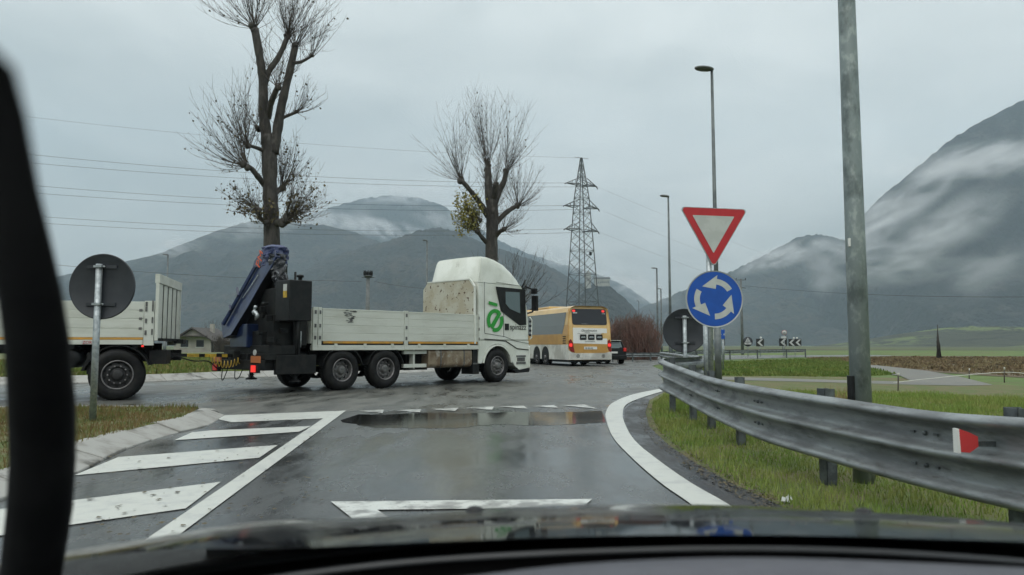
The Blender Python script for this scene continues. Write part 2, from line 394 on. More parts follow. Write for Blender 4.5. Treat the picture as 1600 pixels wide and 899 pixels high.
def marking(name, px_poly, m=None, z=.011, label=None):
    return sheet(name, gp(px_poly), z, m or m_paint)
st = [[(330,654),(352,650),(522,643.5),(507,655),(362,661)], [(300,677),(330,674),(486,667),(467,676),(272,689.5)],
      [(185,716),(434,697),(405,717),(115,745)], [(-160,827),(-40,803),(107,785),(345,755),(290,797),(102,824),(-40,846),(-160,866)],
      [(-160,925),(60,900),(215,880),(170,915),(20,940),(-160,965)]]
for s_ in st: marking('hatch_stripe', s_)
L0, L1 = G(521,644), G(213,856); R0, R1 = G(541,642.5), G(267,848)
l = MB()
def ext(a, b, k): return b + (b-a).normalized()*k
sheet('diagonal_line', [L0, R0, R1, ext(R0,R1,3), ext(L0,L1,3), L1], .012, m_paint)
lm = [(1034,608),(990,617),(958,630),(947,645),(948,660),(958,685),(985,715),(1030,755),(1075,787),(1128,828),(1205,890)]
rm = [(1040,611),(1004,622),(979,633),(973,648),(977,665),(992,690),(1030,722),(1080,757),(1132,787),(1200,830),(1310,900)]
lp = smooth_path(gp(lm), 5); rp = smooth_path(gp(rm), 5)
lb = MB(); k = len(lp)
lb.add([(p.x,p.y,.013) for p in lp] + [(p.x,p.y,.013) for p in rp], [(i, k+i, k+i+1, i+1) for i in range(k-1)])
lb.build('edge_line', m_paint)['kind'] = 'structure'
for t_ in [[(561,643.5),(600,641.5),(598,646.5)],[(616,642.5),(658,640.5),(656,645.5)],[(673,640.5),(717,638.5),(711,643.5)],[(726,638.5),(772,636.5),(769,641.5)],
           [(780,636.5),(818,635),(825,640)],[(832,635.8),(866,634),(872,638.6)],[(880,634.8),(913,633.2),(934,640)]]:
    marking('give_way_tooth', t_, m_paint_worn, .013)
A, B, Cc = G(517,786.5), G(925,782.5), G(735,960)
inA = A + (B-A)*.10 + (Cc-A)*.085; 
ctr = (A+B+Cc)/3
i1, i2, i3 = [ctr + (q-ctr)*.62 for q in (A, B, Cc)]
tb = MB(); tb.add([(q.x,q.y,.013) for q in (A,B,Cc,i1,i2,i3)], [(0,3,4,1),(1,4,5,2),(2,5,3,0)])
tb.build('give_way_triangle', m_paint_worn)['kind'] = 'structure'
# tracks, fields, banks
sheet('brown_field', gp([(1255,557.5),(1420,556),(1640,557),(1800,560),(1750,590),(1620,591),(1560,588),(1480,583),(1400,576),(1330,569),(1275,563)]), -.005, m_field)
sheet('gravel_track', gp([(1120,589),(1200,591),(1300,594),(1410,596.5),(1425,596),(1408,588),(1350,578),(1280,569),(1290,567.5),(1370,571),(1450,580),(1500,589),(1552,602),(1500,603),(1425,601.5),(1300,598),(1120,593.5)]), .006, m_path)
sheet('valley_meadow', [(-900,170),(700,170),(2200,1100),(-2200,1100)], -.012, mat('far_meadow', (.045,.06,.025), .95, c2=(.09,.12,.04), scale=.02, lo=.4, hi=.6, stretch=(.3,1,1), c3=(.085,.06,.04), s3=.012, lo3=.5, hi3=.56))

# kerbs: sloped concrete blocks
def kerb(name, path, width, height, side, joint=1.0, m=m_kerb, base=.0):
    """path: outer bottom line; the kerb leans back to `side` (+1 left of travel)"""
    pts = smooth_path(path, 10); b = MB()
    out_ = [pts[0]]; acc = 0
    L = [0.0]
    for i in range(1, len(pts)): L.append(L[-1] + (pts[i]-pts[i-1]).length)
    def at(s):
        for i in range(1, len(pts)):
            if L[i] >= s:
                t = (s-L[i-1])/max(L[i]-L[i-1], 1e-6); return pts[i-1].lerp(pts[i], t), (pts[i]-pts[i-1]).normalized()
        return pts[-1], (pts[-1]-pts[-2]).normalized()
    s = 0
    while s < L[-1]-.05:
        e = min(s+joint-.018, L[-1]); vs = []
        j = random.uniform(-.012,.012); w = width + random.uniform(-.02,.02)
        for q in (s, (s+e)/2, e):
            p, d = at(q); n = Vector((-d.y, d.x, 0)) * side
            for off, z in ((0, base-.03), (0.0, base+.02+j), (w*.72, height+j), (w, height+j), (w, base-.03)):
                vs.append(p + n*off + Vector((0,0,z)))
        fs = []
        for a in (0, 5):
            for c in range(4): fs.append((a+c, a+c+1, a+c+6, a+c+5))
        fs += [(0,1,2,3,4), (14,13,12,11,10)]
        b.add(vs, fs); s += joint
    o = b.build(name, m, bevel=.012); o['kind'] = 'structure'; return o
kerb('splitter_kerb', gp([(352,650),(345,654),(322,667),(270,679),(200,702),(112,745),(20,778),(-100,815),(-260,860)]), .42, .13, -1, .8)
spl_in = gp([(325,650),(300,656),(250,665),(200,678),(112,700),(0,725),(-120,755),(-300,790),(-500,740),(-300,655),(0,650),(200,649)])
kp_ = gp([(340,652),(322,667),(270,679),(200,702),(112,745),(20,778),(-100,815),(-260,860)]); ins = []
for i_, p_ in enumerate(kp_):
    d_0 = (kp_[min(i_+1,len(kp_)-1)] - kp_[max(i_-1,0)]).normalized(); ins.append(p_ + Vector((d_0.y, -d_0.x, 0))*.33)
spl_in = ins + gp([(-500,740),(-300,655),(0,648),(200,647.5),(310,648)])
sheet('splitter_island_soil', spl_in, .12, m_verge)
kerb('splitter_back_kerb', gp([(348,649),(300,645),(200,643),(0,644),(-200,646)]), .2, .12, 1, .8)
ip = [(-300,606),(-100,603),(90,600),(235,597),(420,589),(640,583),(760,573),(830,567),(872,562.5)]
kerb('central_island_kerb', gp(ip) + [Vector((2.5,72,0)), Vector((0,90,0))], .55, .22, 1, 1.0)
isl = gp([(-300,605),(-100,602),(90,599),(235,596),(420,588),(640,582),(760,572),(830,566),(860,562.5)]) + [Vector((1.6,72,0)),Vector((-2,90,0)),Vector((-40,110,0)),Vector((-90,60,0))]
isl = [Vector((p.x-.45, p.y+.15, 0)) for p in isl]
sheet('central_island_grass', isl, .15, mat('island_turf', (.075,.105,.03), .9, c2=(.14,.135,.05), scale=.8, lo=.4, hi=.62, bump=1, bscale=12, brought=.05))

# grass blades (stuff)
def inside(poly, x, y):
    n = len(poly); c = np.zeros(len(x), bool); j = n-1
    for i in range(n):
        xi, yi, xj, yj = poly[i][0], poly[i][1], poly[j][0], poly[j][1]
        c ^= ((yi > y) != (yj > y)) & (x < (xj-xi)*(y-yi)/((yj-yi) or 1e-9) + xi); j = i
    return c
def blades(name, poly, n, z0, hmin, hmax, w, m, ybias=1.0):
    xs = [p[0] for p in poly]; ys = [p[1] for p in poly]
    k = n*3
    y = min(ys) + (max(ys)-min(ys)) * rng.random(k)**ybias
    x = min(xs) + (max(xs)-min(xs)) * rng.random(k)
    ok = inside(poly, x, y); x, y = x[ok][:n], y[ok][:n]; k = len(x)
    clump = .55 + .9*(np.sin(x*2.3+np.sin(y*1.7)*2)*np.sin(y*1.9+x*.7)*.5+.5)
    h = (hmin + (hmax-hmin)*rng.random(k)**2) * clump; a = rng.random(k)*math.pi; ln = rng.random(k)*.6*h; b = rng.random(k)*2*math.pi
    ww = w*(.6+.8*rng.random(k)) * (1 + np.clip(y-6, 0, 60)*.07)
    V = np.zeros((k, 3, 3))
    V[:,0] = np.stack([x-np.cos(a)*ww, y-np.sin(a)*ww, np.full(k, z0)], 1)
    V[:,1] = np.stack([x+np.cos(a)*ww, y+np.sin(a)*ww, np.full(k, z0)], 1)
    V[:,2] = np.stack([x+np.cos(b)*ln, y+np.sin(b)*ln, z0+h], 1)
    return raw_mesh(name, V, 3, m)
vg = [tuple(G(a,b)[:2]) for a,b in [(1020,630),(1018,650),(1028,672),(1056,698),(1102,729),(1160,761),(1228,793),(1310,835)]]
vg = [(4.25,19.5)] + vg + [(2.0,2.6),(7.5,2.6),(13,11),(12,15.5),(9,18.3),(5.0,18.8)]
sheet('verge_soil', [(3.9,19.5)] + [tuple(G(a,b)[:2]) for a,b in edge_px[:-1]] + [(2.0,2.2),(9,2.2),(16,14),(14,24),(9,30),(6.1,29),(5.3,26.5)], -.002, m_verge)
tag(blades('verge_grass', vg, 160000, -.005, .03, .125, .0045, m_blade, 1.35), 'long green and straw coloured grass on the verge under the barrier', 'grass', kind='stuff')
fg = [(9,28),(6.5,29),(8.5,40),(13,50),(20,57),(30,68),(24,54),(17.5,36),(15.5,30),(13,27.8)]
m_blade3 = mat('fresh_grass_blades', (.105,.165,.035), .75, c2=(.16,.19,.05), scale=.5, lo=.42, hi=.6, c3=(.085,.12,.028), s3=1.4, lo3=.55, hi3=.66, spec=.2)
tag(blades('bank_grass', fg, 34000, -.02, .03, .15, .02, m_blade3, 1.2), 'bright green grass on the bank behind the barrier', 'grass', kind='stuff')
tag(blades('island_grass', [tuple(p[:2]) for p in isl[:9]] + [(-2,75),(-30,60),(-35,40)], 40000, .14, .05, .2, .02, mat('island_grass_blades', (.12,.155,.04), .8, c2=(.19,.155,.06), scale=.9, lo=.45, hi=.62, c3=(.14,.19,.045), s3=6, lo3=.5, hi3=.62, spec=.2), 1.3), 'rough olive grass on the roundabout island', 'grass', kind='stuff')
tag(blades('splitter_grass', [tuple(p[:2]) for p in spl_in], 34000, .115, .02, .09, .005, m_blade2), 'short brownish grass on the kerbed splitter island', 'grass', kind='stuff')
ff_ = [tuple(G(a,b)[:2]) for a,b in [(1262,560),(1420,558),(1640,559),(1800,562),(1750,588),(1620,589),(1560,586),(1480,581),(1400,574),(1330,568),(1280,564)]]
tag(blades('field_stubble', ff_, 16000, -.01, .03, .16, .03, mat('dry_stalks', (.17,.125,.075), .9, c2=(.24,.20,.11), scale=.3, lo=.45, hi=.6, c3=(.11,.085,.055), s3=.8, lo3=.5, hi3=.6, spec=.1), 1.0), 'brown dry crop stubble in the field right of the big pole', 'stubble', kind='stuff')
# wind-blown leaves / grit on the hatching: part of the road surface litter
q = []
for i in range(260):
    px, py = random.uniform(100,520), random.uniform(650,860)
    g_ = G(px, py); s_ = random.uniform(.008,.028); a = random.random()*6.28
    q.append([(g_.x+s_*math.cos(a+j*1.57)*(1 if j%2 else .6), g_.y+s_*math.sin(a+j*1.57), .018+random.uniform(0,.006)) for j in range(4)])
for i in range(1300):
    t = random.random(); i0 = int(t*7); a_, b_ = Vector(vg[1+i0][:2]), Vector(vg[min(2+i0,8)][:2]); p_ = a_.lerp(b_, random.random())
    x, y = p_.x - random.uniform(-.08,.22)**1, p_.y + random.uniform(-.1,.1); s_ = random.uniform(.006,.022); a = random.random()*6.28
    q.append([(x+s_*math.cos(a+j*1.57)*(1 if j%2 else .6), y+s_*math.sin(a+j*1.57), .014+random.uniform(0,.012)) for j in range(4)])
tag(raw_mesh('road_litter', np.array(q), 4, m_leafd), 'scattered wet leaf bits and grit along the road edges', 'litter', kind='stuff')

# ------------------------------------------------------------------ mountains
def hash2(ix, iy, seed):
    h = (ix*374761393 + iy*668265263 + seed*144665) & 0x7fffffff
    h = ((h ^ (h >> 13)) * 1274126177) & 0x7fffffff
    return ((h ^ (h >> 16)) & 0xffff) / 65535.0
def vnoise(x, y, seed):
    ix, iy = np.floor(x).astype(np.int64), np.floor(y).astype(np.int64); fx, fy = x-ix, y-iy
    fx, fy = fx*fx*(3-2*fx), fy*fy*(3-2*fy)
    a, b, c, d = hash2(ix,iy,seed), hash2(ix+1,iy,seed), hash2(ix,iy+1,seed), hash2(ix+1,iy+1,seed)
    return (a*(1-fx)+b*fx)*(1-fy) + (c*(1-fx)+d*fx)*fy
def fbm(x, y, seed, o=5):
    s, a, t = 0, 1, 0
    for i in range(o): s = s + a*vnoise(x*2**i, y*2**i, seed+i*7); t += a; a *= .52
    return s/t
def mountain(name, prof, D, front, back, m, seed, rough=.16, label=None):
    prof = sorted(prof); px = np.linspace(prof[0][0], prof[-1][0], 260)
    yy = np.interp(px, [p[0] for p in prof], [p[1] for p in prof])
    ker = np.ones(7)/7; yy = np.convolve(np.pad(yy, 3, 'edge'), ker, 'valid')
    pp = [P(a, b, D) for a, b in zip(px, yy)]
    X = np.array([p.x for p in pp]); Hh = np.maximum(np.array([p.z for p in pp]), 2)
    nv = 70; v = np.linspace(-1, 1, nv)                    # -1 foot towards us, 0 ridge, 1 foot behind
    XX, VV = np.meshgrid(X, v, indexing='ij'); HH = np.repeat(Hh[:,None], nv, 1)
    YY = D + np.where(VV < 0, VV*front, VV*back)
    sh = 1-np.abs(VV); sh = sh**1.15
    n = fbm(XX/(D*.09), YY/(D*.09), seed, 6) - .5
    gul = np.abs(fbm(XX/(D*.05), YY/(D*.16), seed+40, 4)-.5)*2
    env = np.sin(np.pi*np.clip(1-np.abs(VV),0,1)); 
    Z = HH*(sh + env*(rough*2.2*n - rough*1.1*(.5-gul)))
    Z = np.minimum(Z, H + (HH-H)*(YY/D)*.985 + 0*Z) if True else Z
    Z[:, nv//2] = HH[:, nv//2]
    tre = fbm(XX/(D*.0035), YY/(D*.0035), seed+9, 2)-.5
    Z = Z + tre*D*.004*(HH > 25) - 3
    # ends taper down
    ww = np.clip(np.minimum(np.arange(260), 259-np.arange(260))/6, 0, 1)[:,None]; Z = Z*ww - 5*(1-ww)
    V = np.stack([XX, YY, Z], -1).reshape(-1, 3); fs = []
    me = bpy.data.meshes.new(name)
    idx = np.arange(260*nv).reshape(260, nv)
    q = np.stack([idx[:-1,:-1], idx[1:,:-1], idx[1:,1:], idx[:-1,1:]], -1).reshape(-1, 4)
    me.from_pydata(V.tolist(), [], q.tolist()); me.materials.append(m)
    me.polygons.foreach_set('use_smooth', [True]*len(q)); me.update()
    o = bpy.data.objects.new(name, me); COL.objects.link(o); o['kind'] = 'structure'
    return o
mountain('far_mountain', [(330,450),(420,385),(470,340),(520,322),(560,311),(610,303),(650,308),(690,318),(730,347),(800,385),(870,410),(930,425),(980,447),(1020,475),(1060,520)], 4600, 900, 600, m_forest2, 3)
mountain('left_mountain', [(-900,480),(-500,500),(-150,470),(20,450),(90,432),(160,415),(200,405),(250,397),(300,374),(350,354),(400,341),(430,338),(470,348),(520,352),(560,364),(600,380),(650,410),(720,470),(760,530)], 3000, 1300, 900, m_forest, 11)
mountain('middle_mountain', [(380,520),(450,440),(500,405),(560,385),(610,373),(655,358),(690,353),(720,362),(760,380),(820,400),(860,415),(900,438),(940,452),(975,468),(1005,495),(1040,532)], 2400, 900, 700, m_forest, 23)
mountain('castle_hill', [(840,538),(870,500),(895,472),(915,450),(928,442),(950,443),(962,452),(985,472),(1005,500),(1030,520),(1050,540)], 1700, 300, 300, m_forest2, 31, .12)
mountain('right_far_ridge', [(960,520),(1000,480),(1040,465),(1080,447),(1150,420),(1200,395),(1250,368),(1280,364),(1320,374),(1370,385),(1440,400),(1560,430),(1650,500)], 3200, 1200, 900, m_forest, 47)
mountain('right_mountain', [(1240,470),(1280,430),(1330,365),(1360,322),(1400,288),(1450,247),(1500,207),(1550,180),(1600,154),(1700,110),(1850,60),(2050,40),(2400,120),(2700,300)], 2600, 1350, 800, m_forest2, 59, .13)
mountain('meadow_slope', [(1180,546),(1270,540),(1330,531),(1400,519),(1480,508),(1560,506),(1620,509),(1750,500),(1900,505),(2100,545)], 900, 420, 200, m_slope, 71, .05)
# haze: one closed box of pale air round everything
def volume_mat(name, color, dens, noise=None, aniso=0.0):
    m = bpy.data.materials.new(name); m.use_nodes = True; t = m.node_tree; t.nodes.clear()
    o = t.nodes.new('ShaderNodeOutputMaterial'); v = t.nodes.new('ShaderNodeVolumePrincipled')
    v.inputs['Color'].default_value = (*color, 1); v.inputs['Density'].default_value = dens; v.inputs['Anisotropy'].default_value = aniso
    t.links.new(v.outputs[0], o.inputs['Volume'])
    return m, t, v
mh, _, _ = volume_mat('pale_haze', (.675,.845,.985), 1.35e-4)
hb = MB(); hb.box(-5900, 5900, -2700, 5900, -1.2, 1750)
hz = hb.build('haze', mh); hz['kind'] = 'stuff'; hz['label'] = 'grey-blue rain haze in the valley air'
hz['category'] = 'haze'


def mist(px, py, D, wpx, hpx, dep, dens, seed, rot=0.0):
    m, t, v = volume_mat('mist_vapour', (.97,.98,1.0), 0)
    tc_ = t.nodes.new('ShaderNodeTexCoord'); ln_2 = t.nodes.new('ShaderNodeVectorMath'); ln_2.operation = 'LENGTH'; t.links.new(tc_.outputs['Object'], ln_2.inputs[0])
    f = t.nodes.new('ShaderNodeMapRange'); f.inputs[1].default_value = 1; f.inputs[2].default_value = .1; f.interpolation_type = 'SMOOTHSTEP'; t.links.new(ln_2.outputs['Value'], f.inputs[0])
    mp = t.nodes.new('ShaderNodeMapping'); mp.inputs[1].default_value = (seed*3.1, seed*1.7, 0); mp.inputs[3].default_value = (max(1, wpx/hpx*.55), .8, 1); t.links.new(tc_.outputs['Object'], mp.inputs[0])
    n = t.nodes.new('ShaderNodeTexNoise'); n.inputs['Scale'].default_value = 1.5; n.inputs['Detail'].default_value = 4; n.inputs['Distortion'].default_value = .8; t.links.new(mp.outputs[0], n.inputs['Vector'])
    g = t.nodes.new('ShaderNodeMapRange'); g.inputs[1].default_value = .42; g.inputs[2].default_value = .68; t.links.new(n.outputs[0], g.inputs[0])
    a = t.nodes.new('ShaderNodeMath'); a.operation = 'MULTIPLY'; t.links.new(f.outputs[0], a.inputs[0]); t.links.new(g.outputs[0], a.inputs[1])
    d = t.nodes.new('ShaderNodeMath'); d.operation = 'MULTIPLY'; d.inputs[1].default_value = dens; t.links.new(a.outputs[0], d.inputs[0]); t.links.new(d.outputs[0], v.inputs['Density'])
    b = MB(); b.lathe([(math.sin(math.pi*j/12)+1e-4, -math.cos(math.pi*j/12)) for j in range(13)], 20, 0, axis='z')
    o = b.build('mist', m); o.location = P(px, py, D); o.scale = (wpx*D/F, dep, hpx*D/F); o.rotation_euler = (0, R(rot), 0); o['kind'] = 'stuff'; o['label'] = 'torn low cloud drifting along the mountain side'; o['group'] = 'mist patches on the mountains'
MI = [(1410,318,2000,150,34,220,.012,1,-38),(1530,250,2050,170,28,220,.016,2,-5),(1490,345,1750,120,44,200,.006,3,-32),(1400,418,1650,130,38,180,.006,4,-6),(1540,425,1600,100,40,180,.0045,5,-35),
      (1220,402,2350,100,24,200,.012,6,-18),(1280,425,2250,55,30,180,.008,7,60),(1335,392,2150,90,28,200,.009,12,5),(1370,345,2300,70,36,200,.011,13,-50),(1450,370,1900,130,46,200,.006,17,-20),(1590,252,1800,100,26,180,.010,18,3),
      (590,356,3300,140,18,260,.012,8,10),(500,350,3100,110,22,260,.007,9,-10),(275,384,2500,50,13,200,.013,10,-22),(620,303,4300,150,24,260,.008,14,0),(410,350,2600,120,22,220,.006,19,-14),
      (1000,452,2500,80,24,220,.009,11,18),(890,412,2900,90,18,260,.008,15,22),(700,345,2500,80,16,220,.006,20,10)]
for a in MI: mist(*a)

# ------------------------------------------------------------------ wheels
def wheel(name, parent, loc, r=.52, w=.30, side=-1, deep=False, rim_m=m_rim, ring=True):
    """side -1: outer face towards local -y"""
    s = side
    t = MB()
    prof = [(r*.56, .02), (r*.60, -.01), (r*.80, -.02), (r*.93, 0), (r*.985, .03), (r, .06), (r, w-.06), (r*.985, w-.03), (r*.92, w), (r*.6, w), (r*.56, w-.02)]
    t.lathe([(a, -s*b if s < 0 else -b) for a, b in prof], 40)
    for k in range(44):                                            # tread blocks
        for q in (.055, .135, .205):
            T = Matrix.Rotation(2*math.pi*(k+q*3)/44, 4, 'Y')
            y0, y1 = (q, q+.055) if s < 0 else (-q-.055, -q)
            t.box(-r*.05, r*.05, y0, y1, r-.004, r+.008, 0, T)
    o = t.build(name, m_tyre, parent); o.location = loc
    g = 1 if s < 0 else -1
    d = .10 if deep else .03
    m = MB()
    m.lathe([(r*.575, .0*g), (r*.565, -.012*g), (r*.53, -.008*g), (r*.52, .03*g)], 36, 1)
    pr = [(r*.52, .03*g), (r*.50, (d+.02)*g), (r*.44, (d+.03)*g), (r*.38, (d+.0)*g), (r*.30, (d-.02)*g), (r*.30, (d+.01)*g), (r*.2, (d-.02)*g), (r*.19, (d-.09)*g), (r*.15, (d-.10)*g), (.001, (d-.10)*g)]
    m.lathe(pr, 36, 0)
    for k in range(10):
        a = 2*math.pi*k/10
        T = Matrix.Translation((r*.34*math.cos(a), (d-.03)*g, r*.34*math.sin(a)))
        m.lathe([(.018, 0), (.018, -.03*g), (.001, -.032*g)], 8, 1, T)
        T = Matrix.Translation((r*.43*math.cos(a+.3), (d+.02)*g, r*.43*math.sin(a+.3)))
        m.lathe([(.032, -.012*g), (.032, .0), (.001, .0)], 10, 2, T)
    mr = m.build('rim', [rim_m, m_rimring if ring else rim_m, m_blk], o)
    return o

# ------------------------------------------------------------------ truck (local: x forward, y to its left, near side y=0)
TO, TA = Vector((-.44, 23.3, 0)), R(47)
def loc_of(O, A, px, py, u=None, t=None):
    a, b = ray(px, py); f = Vector((math.cos(A), math.sin(A), 0)); l = Vector((-math.sin(A), math.cos(A), 0))
    n, k = (l, u) if t is None else (f, t)
    Y = (k + O.dot(n)) / (a*n.x + n.y); p = Vector((a*Y, Y, H+b*Y)); q = p - O
    return q.dot(f), q.dot(l), p.z
def side(px, py, u=0.0):
    t, _, z = loc_of(TO, TA, px, py, u=u); return (t, z)
truck = empty('flatbed_truck', TO, TA)
tag(truck, 'white flatbed truck with green e logo and a folded blue crane behind its bed', 'truck')
for x in (0, -4.35, -5.72):
    wheel('wheel', truck, (x, .02, .52), side=-1, deep=(x < 0), rim_m=m_rim)
    wheel('wheel', truck, (x, 2.48, .52), side=1, deep=(x < 0))
c = MB()
for y in (.75, 1.75): c.box(-7.9, 1.2, y-.05, y+.05, .72, .98)
for x in (-7.6, -6.6, -5, -3.5, -2, -.6, .6): c.box(x-.06, x+.06, .7, 1.8, .74, .9)
for x in (0, -4.35, -5.72): c.tube([(x, .3, .52), (x, 2.2, .52)], .09, 10); c.lathe([(.22,1.05),(.25,1.15),(.25,1.35),(.22,1.45)], 14, 0, Matrix.Translation((x,0,.52)))
c.box(-3.4, -2.6, .35, .7, .45, .95); c.box(-.95, .9, .5, 2.0, .45, .8)
c.box(-3.45, -3.15, 1.7, 2.3, .5, .95); c.box(-2.9, -1.1, 1.85, 2.4, .45, 1.0)
c.box(-6.45, -3.6, .42, .48, .75, 1.12); c.box(-6.45, -3.6, 2.02, 2.08, .75, 1.12)
c.build('chassis', m_chas, truck)
# mudguards
def arch(x, r, y0, y1, a0, a1, th=.02, n=14):
    b = MB(); o = []
    for k in range(n+1):
        a = R(a0 + (a1-a0)*k/n); o.append((x + r*math.cos(a), .52 + r*math.sin(a)))
    for k in range(n, -1, -1):
        a = R(a0 + (a1-a0)*k/n); o.append((x + (r-th)*math.cos(a), .52 + (r-th)*math.sin(a)))
    for k in range(n):
        b.prism([o[k], o[k+1], o[2*n+1-k-1], o[2*n+1-k]], y0, y1)
    return b
for x in (-4.35, -5.72):
    for y0 in (0.0, 2.1): arch(x, .62, y0, y0+.4, 12, 168).build('mudguard', m_chas, truck)
# fuel tank, battery box, brackets
ft = MB(); z0, z1 = .50, 1.06
rr = []
for (cy_, cz_, a0) in ((.58,.94,0),(.16,.94,90),(.16,.62,180),(.58,.62,270)):
    for k in range(5): a = R(a0+k*22.5); rr.append((cy_+.12*math.cos(a), cz_+.12*math.sin(a)))
xa, xb = side(671, 560)[0], side(739, 560)[0]
ft.prism(rr, xa, xb, 'x')
for x in (xa+.45, xb-.35): 
    ft.prism([(p[0]+(p[0]-.37)*.03, p[1]+(p[1]-.78)*.03) for p in rr], x, x+.05, 'x', 1)
ft.build('fuel_tank', [m_tank, m_rim], truck, bevel=.015)
bx = MB(); bx.box(xb+.04, -.78, .05, .55, .28, 1.12); bx.box(xb+.05, -.8, .045, .05, .58, .62, 1)
bx.build('battery_box', [m_chas, m_rim], truck, bevel=.02)
br = MB(); 
for z in (.58, .96): br.box(xa-.85, xa-.02, .10, .2, z-.05, z+.05)
br.box(xa-.5, xa-.44, .12, .3, .5, 1.05); br.build('bracket', m_board, truck)
# bed
bx0, bxm, bxn, bx1 = side(489,500)[0], side(631.5,500)[0], side(638,500)[0], side(749,500)[0]
ZB, ZT = 1.20, 2.09
fl = MB(); fl.box(bx0, bx1, .02, 2.48, ZB-.02, ZB+.06); fl.box(bx0, bx1, -.005, .09, ZB-.17, ZB-.04, 1); fl.box(bx0, bx1, 2.42, 2.5, ZB-.17, ZB-.04, 1)
for k in range(7):
    x = bx0 + .5 + k*(bx1-bx0-1)/6; fl.box(x-.05, x+.05, .03, 2.45, ZB-.14, ZB-.021)
fl.build('bed_floor', [m_chas, m_board], truck)
def dropside(x0, x1, y, s):
    b = MB(); h = (ZT-ZB-.07)/4
    for k in range(4):
        b.box(x0, x1, y, y+.028*s, ZB+.06+k*h, ZB+.06+(k+1)*h-.012)
    b.box(x0, x1, y+.006*s, y+.024*s, ZB+.06, ZT-.03); b.box(x0, x1, y-.006*s, y+.03*s, ZT-.035, ZT)
    b.box(x0+.03, x1-.03, y-.004*s, y+.03*s, ZB+.0, ZB+.055, 1)
    for x in (x0+.4, (x0+x1)/2, x1-.4): b.box(x-.04, x+.04, y-.018*s, y+.02*s, ZB-.09, ZB-.004)
    return b.build('side_board', [m_board, m_amber], truck, bevel=.004)
for y, s in ((0.0, 1), (2.5, -1)):
    dropside(bx0+.28, bxm, y, s); dropside(bxn, bx1-.06, y, s)
    for x, w_ in ((bx0, .13), (bx0+.15,.1), (bxm+.01, bxn-bxm-.02), (bx1-.05, .05)):
        p_ = MB(); p_.box(x, x+w_, y-.012*s, y+.05*s, ZB-.17, ZT+.02); 
        for z in (ZB+.1, ZB+.4, ZT-.15): p_.box(x+w_*.3, x+w_*.7, y-.03*s, y-.011*s, z, z+.09, 1)
        p_.build('side_post', [m_board, m_rim], truck, bevel=.004)
b = MB(); b.box(bx0-.03, bx0, .04, 2.46, ZB, ZT-.02); b.build('tail_board', m_board, truck)
# stain on the first dropside: grime mark
st_ = MB(); random.seed(3)
for k in range(34):
    a = random.uniform(-1,1); z = random.uniform(0,1); x = side(547,500)[0] + a*.19*(.35+z*.65); zz = 1.72 + z*.33 + random.uniform(-.01,.01)
    st_.add([(x-.05, -.0085, zz), (x+.05, -.0085, zz+.005), (x+.03, -.0085, zz+.022), (x-.04, -.0085, zz+.018)], [(0,1,2,3)])
st_.build('grime_mark', m_rim, truck, fixn=False)
hx = -1.0
zt = loc_of(TO, TA, 700, 440, t=hx)[2]
uf = 2.42
hd = MB(); hd.prism([(.03, ZB),(.03, zt-.22),(.22, zt),(uf-.22, zt),(uf, zt-.22),(uf, ZB)], hx-.03, hx, 'x')
hd.build('headboard', m_head, truck, bevel=.006)
fr = MB(); fr.bar((hx-.02, .0, ZB), (hx-.02, .0, zt-.24), .05, .06); fr.bar((hx-.02, .0, zt-.24), (hx-.02, .22, zt+.01), .05, .05); fr.bar((hx-.02,.22,zt+.012),(hx-.02,uf-.22,zt+.012),.05,.035)
fr.build('headboard_frame', m_white, truck)
# cab body: side outline traced on the near plane
def sp(pts, u=0.0): return [side(a, b, u) for a, b in pts]
arch_pts = [( .66*math.cos(R(a)), .54+.66*math.sin(R(a))) for a in range(15, 166, 12)]
cabp = [(-.84, 1.18), (-.84, 3.14), (1.16, 3.14), (1.34, 2.55), (1.44, 1.95), (1.46, 1.2), (1.46, .98), (.80, .98)]
hy_ = [(.80,.98)]
top_z = side(753,441)[1]
lower = [(-.84, .60), (-.84, 1.3), (1.46, 1.3), (1.46, .42), (1.0, .36), (.78, .50)] + arch_pts[0:] + [(-.70, .60)]
cb = MB()
up_ = [(-.84,1.3),(-.84,3.12),(1.10,3.12),(1.20,2.95),(1.36,2.45),(1.45,1.95),(1.46,1.3)]
n_ = len(up_)
vs = []
for y, ins in ((.0,0),(2.5,0)):
    for (x, z) in up_: vs.append((x - (0.0), y + (.04 if z > 3 else 0)*(1 if y == 0 else -1), z))
cb.add(vs, [tuple(range(n_)), tuple(range(2*n_-1, n_-1, -1))] + [(i, n_+i, n_+(i+1)%n_, (i+1)%n_) for i in range(n_)])
cb.build('cab', m_white, truck, bevel=.05)
lw = MB()
ring_o = lower
lw.prism(ring_o, .01, .45); lw.prism(ring_o, 2.05, 2.49); lw.box(1.0, 1.44, .45, 2.05, .42, 1.3)
lw.build('wing', m_white, truck, bevel=.012)
arch(0, .665, -.012, .06, 8, 172, .05).build('wheel_arch_trim', m_white, truck)
ws = MB(); ws.add([(1.145,.16,3.02),(1.145,2.34,3.02),(1.415,2.36,2.24),(1.415,.14,2.24)], [(0,1,2,3)])
for v_ in ws.v: v_.x += .075
ws.build('windscreen', m_glassr, truck)
